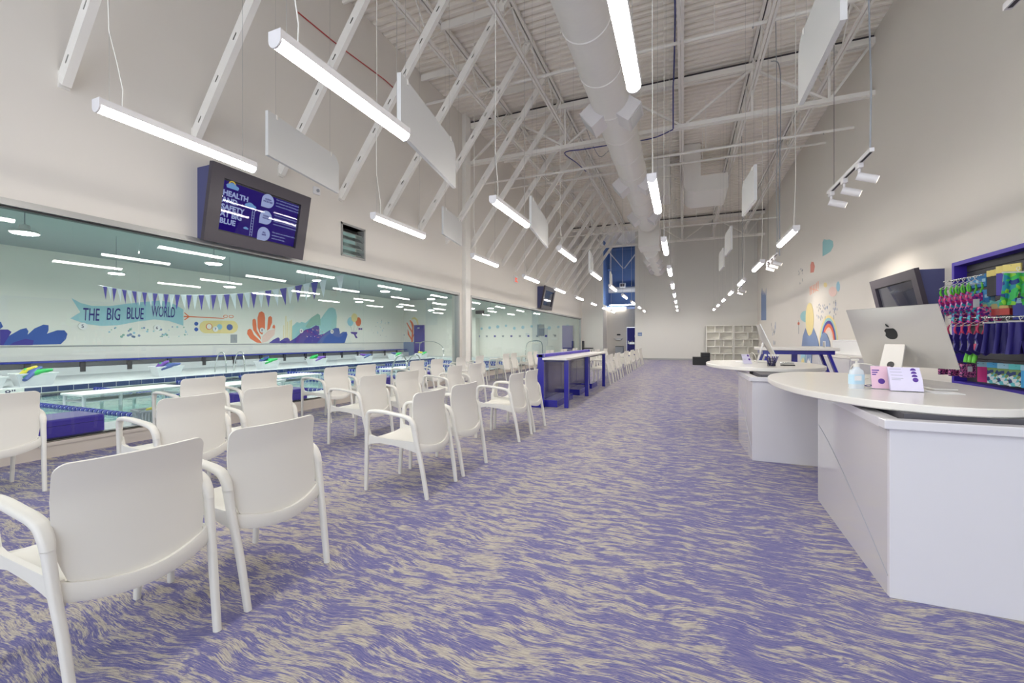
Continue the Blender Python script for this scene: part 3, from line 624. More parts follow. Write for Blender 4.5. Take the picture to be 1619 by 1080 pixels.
def monitor(name, lab, loc, rz, w, h, logo=True):
    """all-in-one computer, its back toward local -y"""
    t = thing(name, lab, 'computer', loc, rz)
    tilt = 0.40; zb = 0.12
    def T(x, y, z): return (x, y + math.sin(tilt) * z * 0.0 + (-math.sin(tilt)) * 0 + z * math.sin(tilt) * -1 * 0 + 0, z)
    # tilted slab: bottom edge forward (toward the user, +y), top leaning back (-y)
    def P(u, z, off): return (u, 0.06 - math.sin(tilt) * z - off * math.cos(tilt), zb + math.cos(tilt) * z - off * math.sin(tilt) * 1.0)
    n = 10; m_ = 8
    def back(u, v):
        uu = 2 * u - 1; vv = 2 * v - 1
        bulge = 0.045 * max(0, 1 - abs(uu) ** 2.5) * max(0, 1 - abs(vv) ** 2.5)
        return P(uu * w / 2, v * h, 0.006 + bulge)
    mb = MB()
    # closed body from back sheet and front plane
    N = 14; K = 10; vb = []; vf = []
    for i in range(N + 1):
        for j in range(K + 1):
            vb.append(back(i / N, j / K)); vf.append(P((2 * i / N - 1) * w / 2, j / K * h, -0.004))
    W = K + 1; C = len(vb); fs = []
    for i in range(N):
        for j in range(K):
            a, b, c, d = i * W + j, (i + 1) * W + j, (i + 1) * W + j + 1, i * W + j + 1; fs += [(a, b, c, d), (C + d, C + c, C + b, C + a)]
    rim = [i * W for i in range(N + 1)] + [N * W + j for j in range(1, K + 1)] + [i * W + K for i in range(N - 1, -1, -1)] + [j for j in range(K - 1, 0, -1)]
    for a, b in zip(rim, rim[1:] + rim[:1]): fs.append((b, a, C + a, C + b))
    mb.add(vb + vf, fs).obj('casing', 'alu', t, 50)
    q = [P(-w / 2 + 0.015, 0.07, -0.0055), P(w / 2 - 0.015, 0.07, -0.0055), P(w / 2 - 0.015, h - 0.015, -0.0055), P(-w / 2 + 0.015, h - 0.015, -0.0055)]
    q2 = [P(-w / 2 + 0.015, 0.07, -0.0045), P(w / 2 - 0.015, 0.07, -0.0045), P(w / 2 - 0.015, h - 0.015, -0.0045), P(-w / 2 + 0.015, h - 0.015, -0.0045)]
    MB().add(q + q2, [(0, 1, 2, 3), (7, 6, 5, 4), (0, 4, 5, 1), (1, 5, 6, 2), (2, 6, 7, 3), (3, 7, 4, 0)]).obj('screen', 'screen_off', t)
    # stand: foot plate and inclined neck with a cable hole
    nb = 0.085
    a = P(0, 0.21, 0.05); foot_y = -0.14
    st = MB().bbox(-nb, nb, -0.15, 0.06, 0, 0.006, 0.002)
    st.add([(-nb, foot_y, 0.0), (nb, foot_y, 0.0), (nb * 0.86, a[1] + 0.0, a[2]), (-nb * 0.86, a[1], a[2]), (-nb, foot_y + 0.008, 0.0), (nb, foot_y + 0.008, 0.0), (nb * 0.86, a[1] + 0.012, a[2]), (-nb * 0.86, a[1] + 0.012, a[2])],
           [(0, 1, 2, 3), (7, 6, 5, 4), (0, 4, 5, 1), (1, 5, 6, 2), (2, 6, 7, 3), (3, 7, 4, 0)])
    st.obj('stand', 'alu', t)
    hk = 0.46; hy = foot_y + (a[1] - foot_y) * hk; hz = a[2] * hk; nrm = Vector((0, -a[2], a[1] - foot_y)).normalized()
    c = Vector((0, hy, hz)); MB().cyl(c + nrm * -0.001 + nrm * 0, c + nrm * 0.002, 0.026, seg=24).obj('cable_hole', 'alu_dark', t)
    if logo:
        # fruit emblem: two-lobed body with a bite, and a leaf
        cx, cz = 0.0, h * 0.60; s_ = 0.050
        body = []
        for i in range(44):
            th = PI / 2 + 2 * PI * i / 44; r = s_ * (1.0 - 0.16 * math.exp(-((math.sin(th) - 1) ** 2) / 0.01) - 0.06 * math.exp(-((math.sin(th) + 1) ** 2) / 0.01))
            x, z = r * 0.92 * math.cos(th), r * math.sin(th)
            dx, dz = x - s_ * 1.12, z - s_ * 0.12; dd = math.hypot(dx, dz)
            if dd < s_ * 0.42: x, z = s_ * 1.12 + dx / dd * s_ * 0.42, s_ * 0.12 + dz / dd * s_ * 0.42
            body.append((-x, z))
        leaf = [(0.0, s_ * 1.08), (-s_ * 0.10, s_ * 1.35), (-s_ * 0.38, s_ * 1.62), (-s_ * 0.36, s_ * 1.3), (-s_ * 0.2, s_ * 1.12)]
        for sh in (body, leaf):
            k = len(sh); off = 0.0525
            v1 = [P(cx - p[0] * -1, cz + p[1], off) for p in sh]; v2 = [P(cx + p[0], cz + p[1], off - 0.006) for p in sh]
            MB().add(v1 + v2, [tuple(range(k)), tuple(range(k, 2 * k))[::-1]] + [(i, (i + 1) % k, k + (i + 1) % k, k + i) for i in range(k)]).obj('emblem', 'black', t)
    MB().tube(catmull([(0.03, foot_y - 0.005, 0.05), (-0.1, -0.17, 0.13), (-0.22, -0.2, 0.12), (-0.26, -0.16, 0.01), (-0.24, -0.02, 0.006)], 5), 0.004, 6).obj('cord', 'plastic_white', t, 60)
    return t
ANG = math.atan2(-0.60, 0.39)
monitor('desktop_computer', 'large silver all-in-one computer seen from behind on the near counter', (1.58, 4.2, 0.95), ANG, 0.66, 0.50)
monitor('desktop_computer', 'silver all-in-one computer seen edge-on on the second counter', (1.12, 6.95, 0.95), -1.64, 0.6, 0.46, False)

# hand sanitiser
t = thing('sanitizer_bottle', 'clear pump bottle of hand gel with a blue label on the near counter', 'bottle', (1.09, 3.54, 0.95), 0.4)
def rr(w, d, z, n=24): return [(w / 2 * math.copysign(abs(math.cos(2 * PI * i / n)) ** 0.6, math.cos(2 * PI * i / n)), d / 2 * math.copysign(abs(math.sin(2 * PI * i / n)) ** 0.6, math.sin(2 * PI * i / n)), z) for i in range(n)]
vs = []; prof = [(0.084, 0.048, 0), (0.09, 0.052, 0.006), (0.09, 0.052, 0.10), (0.08, 0.046, 0.122), (0.034, 0.034, 0.135), (0.03, 0.03, 0.145)]
for w_, d_, z_ in prof: vs += rr(w_, d_, z_)
fs = [(i * 24 + k, i * 24 + (k + 1) % 24, (i + 1) * 24 + (k + 1) % 24, (i + 1) * 24 + k) for i in range(5) for k in range(24)] + [tuple(range(24))[::-1], tuple(120 + k for k in range(24))]
mat('gel', (216, 224, 230), 0.1, coat=0.5, vary=0.02)
MB().add(vs, fs).obj('bottle', 'gel', t, 40)
vs = rr(0.0915, 0.0535, 0.03) + rr(0.0915, 0.0535, 0.095); MB().add(vs, [(k, (k + 1) % 24, 24 + (k + 1) % 24, 24 + k) for k in range(24)]).obj('paper_label', 'bottle_blue', t, 40)
MB().box(-0.036, 0.012, -0.0285, -0.0272, 0.055, 0.088).obj('paper_label', 'white', t)
MB().cyl((0, 0, 0.145), (0, 0, 0.168), 0.017, seg=16).cyl((0, 0, 0.168), (0, 0, 0.188), 0.006, seg=8).bbox(-0.03, 0.012, -0.01, 0.01, 0.186, 0.2, 0.004).obj('pump', 'plastic_white', t, 40)
# leaflet stands
def leaflet_stand(lab, loc, rz, w, h, col, n, ink):
    t = thing('leaflet_holder', lab, 'holder', loc, rz)
    mb = MB().box(-w / 2, w / 2, -0.03, 0.05, 0, 0.003)
    mb.add([(-w / 2, 0.0, 0.003), (w / 2, 0.0, 0.003), (w / 2, 0.055, h * 0.98), (-w / 2, 0.055, h * 0.98), (-w / 2, 0.003, 0.003), (w / 2, 0.003, 0.003), (w / 2, 0.058, h * 0.98), (-w / 2, 0.058, h * 0.98)], [(0, 1, 2, 3), (7, 6, 5, 4), (0, 4, 5, 1), (1, 5, 6, 2), (2, 6, 7, 3), (3, 7, 4, 0)])
    mb.obj('holder', 'clear_plastic', t)
    for i in range(n):
        zt = h * (0.62 + 0.38 * i / max(1, n - 1)) if n > 1 else h; yo = -0.028 + i * 0.008 if n > 1 else -0.006
        def Q(x, z, o=0): return (x, yo + 0.055 * z / h - o, z)
        q = [Q(-w / 2 + 0.003, 0.005), Q(w / 2 - 0.003, 0.005), Q(w / 2 - 0.003, zt), Q(-w / 2 + 0.003, zt)]
        MB().add(q + [(a, b + 0.0015, c) for a, b, c in q], [(0, 1, 2, 3), (7, 6, 5, 4), (0, 4, 5, 1), (1, 5, 6, 2), (2, 6, 7, 3), (3, 7, 4, 0)]).obj('leaflet', col, t)
        # printed marks near the top of each card
        r = 0.014 if n > 1 else 0.018; zc = zt - r - 0.004 if n > 1 else zt * 0.35
        disc = [(w * 0.28 + r * math.cos(2 * PI * k / 14), zc + r * math.sin(2 * PI * k / 14)) for k in range(14)] if n > 1 else [(w * 0.0 + r * math.cos(2 * PI * k / 14), zc + r * math.sin(2 * PI * k / 14)) for k in range(14)]
        q = [Q(x, z, 0.0006) for x, z in disc]; MB().add(q + [(a, b + 0.0005, c) for a, b, c in q], [tuple(range(14)), tuple(range(14, 28))[::-1]] + [(k, (k + 1) % 14, 14 + (k + 1) % 14, 14 + k) for k in range(14)]).obj('print', ink, t)
        for j in range(2 if n > 1 else 3):
            zz = zt - 0.012 - j * 0.01 if n > 1 else zt - 0.03 - j * 0.014; ww = w * (0.35 - 0.08 * j)
            q = [Q(-w * 0.42, zz, 0.0006), Q(-w * 0.42 + ww, zz, 0.0006), Q(-w * 0.42 + ww, zz + (0.002 if n > 1 else 0.007), 0.0006), Q(-w * 0.42, zz + (0.002 if n > 1 else 0.007), 0.0006)]
            MB().add(q + [(a, b + 0.0005, c) for a, b, c in q], [(0, 1, 2, 3), (7, 6, 5, 4), (0, 4, 5, 1), (1, 5, 6, 2), (2, 6, 7, 3), (3, 7, 4, 0)]).obj('print', ink if n == 1 else 'grey', t)
leaflet_stand('pink leaflet standing in a clear holder beside the gel bottle', (1.225, 3.53, 0.95), -0.15, 0.11, 0.15, 'leaflet_pink', 1, 'violet')
leaflet_stand('clear holder with four overlapping white and violet cards on the near counter', (1.315, 3.44, 0.95), -0.1, 0.165, 0.15, 'leaflet', 4, 'violet')
leaflet_stand('small leaflet holder on the second counter near its aisle end', (0.80, 6.5, 0.95), 0.5, 0.12, 0.13, 'leaflet', 2, 'violet')
t = thing('key_cord', 'dark coiled key cord lying by the leaflet holder', 'cord', (1.17, 3.62, 0.955)); MB().tube([(0.04 * math.cos(a) * (1 + 0.4 * math.sin(3 * a)), 0.03 * math.sin(a), 0.004 + 0.008 * abs(math.sin(2 * a))) for a in [i * 0.3 for i in range(22)]], 0.0025, 6).obj('coil', 'navy', t, 60)
# paper sheets and keyboard on the near counter
t = tag(MB().bbox(1.5, 1.62, 3.55, 3.98, 0.951, 0.966, 0.004).obj('keyboard', 'alu'), 'slim silver keyboard lying on the near counter', 'keyboard')
t = tag(MB().bbox(1.42, 1.56, 3.35, 3.5, 0.951, 0.955, 0.001).obj('note_pad', 'white'), 'white note pad near the front of the near counter', 'paper')
# pen cup with pens
t = thing('pen_cup', 'black mesh cup full of dark pens on the second counter', 'cup', (1.02, 6.1, 0.95))
mb = MB()
for k in range(20): a = 2 * PI * k / 20; mb.bar((0.042 * math.cos(a), 0.042 * math.sin(a), 0), (0.045 * math.cos(a), 0.045 * math.sin(a), 0.1), 0.004)
for z in (0.002, 0.03, 0.06, 0.098): mb.sweep([(0.044 * math.cos(2 * PI * i / 20), 0.044 * math.sin(2 * PI * i / 20), z) for i in range(21)], (0.004, 0.006), 6, 2, ref=(0, 0, 1))
mb.lathe([(0.04, 0), (0.042, 0.003)], 0, 0); mb.obj('mesh_cup', 'black', t)
p0 = None
for k in range(14):
    a = k * 2.4; r = 0.012 + 0.02 * rnd.random(); lean = 0.35
    b = Vector((r * math.cos(a), r * math.sin(a), 0.006)); d = Vector((lean * math.cos(a), lean * math.sin(a), 1)).normalized()
    pt = thing('pen', 'dark pen with white cap standing in the mesh cup', 'pen', tuple(Vector((1.02, 6.1, 0.95)) + b), 0, 'pens in the mesh cup')
    MB().cyl((0, 0, 0), d * 0.125, 0.0045, seg=8).obj('barrel', 'navy', pt, 60); MB().cyl(d * 0.125, d * 0.15, 0.0055, 0.004, seg=8).obj('cap', 'white', pt, 60)
t = thing('stapler', 'small black and silver stapler on the second counter', 'stapler', (1.23, 6.3, 0.95), 0.1)
MB().bbox(-0.08, 0.08, -0.02, 0.02, 0, 0.012, 0.004).obj('base', 'black', t); MB().bbox(-0.08, 0.07, -0.018, 0.018, 0.022, 0.04, 0.006).obj('arm', 'chrome', t)
tag(MB().bbox(0.72, 0.93, 6.9, 7.2, 0.951, 0.954, 0.001).obj('paper_sheet', 'white'), 'loose paper sheets on the second counter', 'paper')

# ---------------------------------------------------------------- decal outlines, wall coordinates in metres
LM=[
('banner','banner',1,[(8.44,2.82),(8.69,2.66),(9.03,2.57),(9.56,2.6),(10.17,2.75),(10.74,2.87),(11.3,2.97),(11.71,2.93),(12.23,2.65),(12.23,1.91),(11.62,2.11),(11.08,2.14),(10.49,2.03),(9.86,1.86),(9.31,1.81),(8.85,1.87),(8.41,2.06),(8.69,2.31)]),
('wave','sea_blue',1,[(6.74,1.18),(6.89,1.42),(7.14,1.63),(7.28,1.68),(7.33,1.57),(7.31,1.45),(7.48,1.67),(7.7,1.81),(7.83,1.79),(7.83,1.61),(7.79,1.49),(8.06,1.62),(8.25,1.62),(8.33,1.49),(8.29,1.3),(8.15,1.11),(6.74,1.09)]),
('wave','indigo',2,[(6.43,1.61),(6.85,1.62),(6.93,1.54),(6.87,1.39),(6.74,1.09),(6.43,1.1)]),
('wave','sea_blue',1,[(6.5,1.87),(6.69,1.87),(6.74,1.71),(6.66,1.61),(6.5,1.61)]),
('wave','indigo',2,[(6.97,1.18),(7.26,1.31),(7.46,1.25),(7.43,1.09),(6.89,1.09)]),
('dot','sea_blue',1,[(12.87,2.02),(12.86,1.99),(12.84,1.95),(12.81,1.93),(12.78,1.93),(12.75,1.93),(12.72,1.95),(12.7,1.98),(12.69,2.02),(12.7,2.05),(12.72,2.08),(12.75,2.1),(12.78,2.11),(12.81,2.1),(12.84,2.09),(12.86,2.06)]),
('dot','sea_blue',1,[(12.87,1.76),(12.86,1.72),(12.84,1.69),(12.81,1.67),(12.78,1.66),(12.75,1.67),(12.72,1.69),(12.7,1.72),(12.69,1.75),(12.7,1.79),(12.72,1.82),(12.75,1.84),(12.78,1.85),(12.81,1.84),(12.84,1.82),(12.86,1.79)]),
('capsule','yellow',1,[(13.2,1.58),(13.12,1.59),(13.04,1.63),(12.97,1.7),(12.93,1.78),(12.92,1.87),(12.93,1.96),(12.97,2.05),(13.04,2.11),(13.12,2.16),(13.2,2.18),(14.44,2.23),(14.54,2.22),(14.63,2.18),(14.71,2.11),(14.75,2.02),(14.77,1.92),(14.75,1.82),(14.71,1.73),(14.63,1.66),(14.54,1.61),(14.44,1.59)]),
('ring','orange',2,[(13.5,1.91),(13.49,1.85),(13.46,1.8),(13.41,1.77),(13.35,1.75),(13.3,1.76),(13.25,1.79),(13.22,1.84),(13.21,1.9),(13.22,1.96),(13.25,2.01),(13.3,2.04),(13.35,2.05),(13.41,2.05),(13.46,2.01),(13.49,1.97)]),
('ring','cream',3,[(13.47,1.91),(13.46,1.86),(13.44,1.82),(13.4,1.79),(13.35,1.78),(13.31,1.79),(13.27,1.81),(13.25,1.85),(13.24,1.9),(13.25,1.95),(13.27,1.99),(13.31,2.02),(13.35,2.03),(13.4,2.02),(13.44,1.99),(13.46,1.95)]),
('ring','pale_blue',2,[(13.98,1.9),(13.97,1.85),(13.94,1.81),(13.89,1.77),(13.84,1.76),(13.79,1.77),(13.75,1.8),(13.72,1.84),(13.71,1.9),(13.72,1.95),(13.75,1.99),(13.79,2.03),(13.84,2.04),(13.89,2.03),(13.94,2.0),(13.97,1.96)]),
('ring','sea_blue',2,[(14.5,1.9),(14.49,1.84),(14.45,1.79),(14.4,1.76),(14.34,1.74),(14.28,1.76),(14.23,1.79),(14.2,1.84),(14.19,1.89),(14.2,1.95),(14.23,2.0),(14.28,2.04),(14.34,2.05),(14.4,2.04),(14.45,2.01),(14.49,1.96)]),
('notice','grey',1,[(14.39,1.53),(14.73,1.54),(14.73,1.12),(14.39,1.12)]),
('ribbon','orange',1,[(12.25,2.35),(12.47,2.36),(14.08,2.34),(14.08,2.31),(12.47,2.31),(12.25,2.3)]),
('ribbon','orange',2,[(12.47,2.36),(12.28,2.52),(12.26,2.49),(12.43,2.33),(12.26,2.19),(12.29,2.16),(12.49,2.32)]),
('bow','orange',2,[(14.25,2.44),(14.24,2.39),(14.2,2.36),(14.14,2.35),(14.08,2.36),(14.04,2.38),(14.02,2.42),(14.04,2.47),(14.08,2.5),(14.14,2.51),(14.2,2.5),(14.24,2.48)]),
('bow','orange',2,[(14.55,2.44),(14.53,2.4),(14.48,2.36),(14.42,2.35),(14.35,2.36),(14.31,2.39),(14.29,2.43),(14.31,2.47),(14.35,2.5),(14.42,2.51),(14.48,2.51),(14.53,2.48)]),
('bow','cream',3,[(14.22,2.43),(14.21,2.41),(14.18,2.39),(14.14,2.38),(14.1,2.38),(14.07,2.4),(14.06,2.43),(14.07,2.45),(14.1,2.47),(14.14,2.48),(14.18,2.48),(14.21,2.46)]),
('bow','cream',3,[(14.51,2.44),(14.5,2.41),(14.47,2.39),(14.42,2.38),(14.37,2.38),(14.34,2.4),(14.32,2.43),(14.34,2.46),(14.37,2.48),(14.42,2.49),(14.47,2.48),(14.5,2.46)]),
('coral_finger','orange',1,[(16.08,2.8),(16.23,2.71),(16.28,2.46),(16.27,1.9),(16.11,1.54),(15.97,1.64),(15.85,1.94),(15.84,2.44),(15.92,2.72)]),
('coral_finger','orange',1,[(15.65,2.39),(15.74,2.33),(15.78,2.04),(15.79,1.79),(16.01,1.44),(16.05,1.26),(15.79,1.54),(15.6,1.78),(15.55,2.08),(15.56,2.32)]),
('coral_finger','orange',1,[(15.42,1.85),(15.52,1.78),(15.63,1.54),(15.97,1.24),(16.1,1.09),(15.79,1.12),(15.42,1.34),(15.26,1.58),(15.29,1.78)]),
('coral_finger','orange',1,[(16.59,2.58),(16.7,2.5),(16.7,2.22),(16.56,1.88),(16.4,1.77),(16.44,2.26),(16.47,2.49)]),
('coral_finger','orange',1,[(16.83,2.12),(16.89,2.02),(16.88,1.89),(16.72,1.91),(16.74,2.04)]),
('coral_finger','pale_pink',1,[(16.44,1.75),(16.9,1.89),(16.85,1.55),(16.44,1.19),(16.11,1.1),(16.11,1.44)]),
('reed','yellow',1,[(17.42,1.18),(17.42,2.09),(17.46,2.09),(17.47,1.18)]),
('reed','yellow',1,[(17.55,1.18),(17.55,2.62),(17.6,2.63),(17.61,1.18)]),
('reed','yellow',1,[(17.67,1.18),(17.67,2.31),(17.72,2.31),(17.73,1.18)]),
('reed','yellow',1,[(17.82,1.18),(17.82,2.37),(17.87,2.37),(17.87,1.18)]),
('reed','yellow',1,[(17.92,1.18),(17.92,2.43),(17.97,2.43),(17.98,1.18)]),
('peak','teal',1,[(17.97,1.34),(18.0,2.05),(18.32,2.31),(18.52,2.26),(18.65,2.34),(18.92,2.27),(19.34,2.6),(19.84,2.89),(20.02,2.81),(20.07,2.55),(20.35,2.89),(20.74,3.3),(21.05,3.36),(21.29,3.24),(21.41,2.82),(21.37,1.97),(21.13,1.08),(18.0,1.1)]),
('peak','sage',2,[(19.34,2.6),(19.84,2.89),(20.03,2.78),(20.07,2.17),(19.55,2.15),(19.2,1.97),(18.92,2.02)]),
('wave','indigo',3,[(16.5,1.09),(16.79,1.29),(17.08,1.41),(17.17,1.34),(17.17,1.19),(17.5,1.37),(17.69,1.39),(17.81,1.29),(17.84,1.19),(18.26,1.4),(18.58,1.65),(18.92,1.88),(19.34,1.98),(19.69,2.16),(19.94,2.11),(19.98,1.58),(20.35,1.65),(20.81,1.89),(20.81,1.05)]),
('wave','sea_blue',4,[(19.76,1.06),(20.13,1.41),(20.81,1.86),(21.29,2.04),(21.57,2.03),(21.65,1.79),(21.65,1.65),(21.94,1.8),(22.28,1.8),(22.34,1.61),(22.11,1.1),(22.03,1.04)]),
('balloon','pale_blue',1,[(22.91,2.52),(22.89,2.4),(22.83,2.29),(22.74,2.22),(22.63,2.2),(22.52,2.22),(22.43,2.28),(22.37,2.38),(22.35,2.49),(22.37,2.61),(22.43,2.71),(22.52,2.78),(22.63,2.81),(22.74,2.79),(22.83,2.73),(22.89,2.63)]),
('balloon','orange',1,[(23.67,2.53),(23.65,2.41),(23.59,2.31),(23.5,2.23),(23.4,2.21),(23.29,2.23),(23.2,2.29),(23.14,2.39),(23.12,2.51),(23.14,2.63),(23.2,2.73),(23.29,2.81),(23.4,2.84),(23.5,2.82),(23.59,2.75),(23.65,2.65)]),
('balloon','yellow',2,[(23.3,2.8),(23.28,2.69),(23.22,2.59),(23.12,2.52),(23.0,2.49),(22.89,2.51),(22.8,2.57),(22.73,2.66),(22.71,2.78),(22.73,2.89),(22.8,2.99),(22.89,3.06),(23.0,3.09),(23.12,3.07),(23.22,3.01),(23.28,2.92)]),
('string','grey',1,[(22.62,2.25),(22.64,2.25),(22.82,1.79),(22.8,1.79)]),
('string','grey',1,[(23.0,2.26),(23.01,2.26),(22.95,1.8),(22.93,1.8)]),
('string','grey',1,[(23.39,2.27),(23.4,2.27),(23.1,1.8),(23.09,1.8)]),
('fish','purple',1,[(22.63,1.8),(23.3,1.81),(23.26,1.67),(23.13,1.62),(23.33,1.39),(23.15,1.37),(22.94,1.65),(22.72,1.69)]),
('bow','purple',1,[(23.42,2.11),(23.61,2.05),(23.77,2.12),(23.77,1.95),(23.61,2.0),(23.42,1.95)]),
]
EMR=[
('branch','orange',1,[(-20.29,1.09),(-20.14,1.09),(-20.11,1.99),(-20.05,2.44),(-20.16,2.67),(-20.34,2.86),(-20.47,2.83),(-20.29,2.52),(-20.2,2.22),(-20.25,1.69)]),
('branch','orange',1,[(-20.25,1.39),(-20.47,1.69),(-20.61,2.11),(-20.65,2.11),(-20.63,1.69),(-20.29,1.24)]),
('branch','orange',1,[(-20.2,1.99),(-20.43,2.3),(-20.7,2.68),(-20.76,2.62),(-20.52,2.22),(-20.2,1.77)]),
('branch','orange',1,[(-20.16,1.39),(-19.94,1.77),(-19.85,2.07),(-19.94,2.03),(-20.03,1.77),(-20.18,1.54)]),
('arch','yellow',1,[(-20.29,2.9),(-20.16,3.05),(-19.94,3.08),(-19.71,2.92),(-19.61,2.59),(-19.58,2.29),(-19.67,2.29),(-19.71,2.59),(-19.85,2.85),(-20.03,2.93),(-20.16,2.9)]),
('star','sea_blue',1,[(-21.06,1.96),(-21.01,1.7),(-20.93,1.66),(-21.01,1.58),(-20.99,1.39),(-21.1,1.53),(-21.27,1.48),(-21.16,1.64),(-21.25,1.71),(-21.1,1.7)]),
]
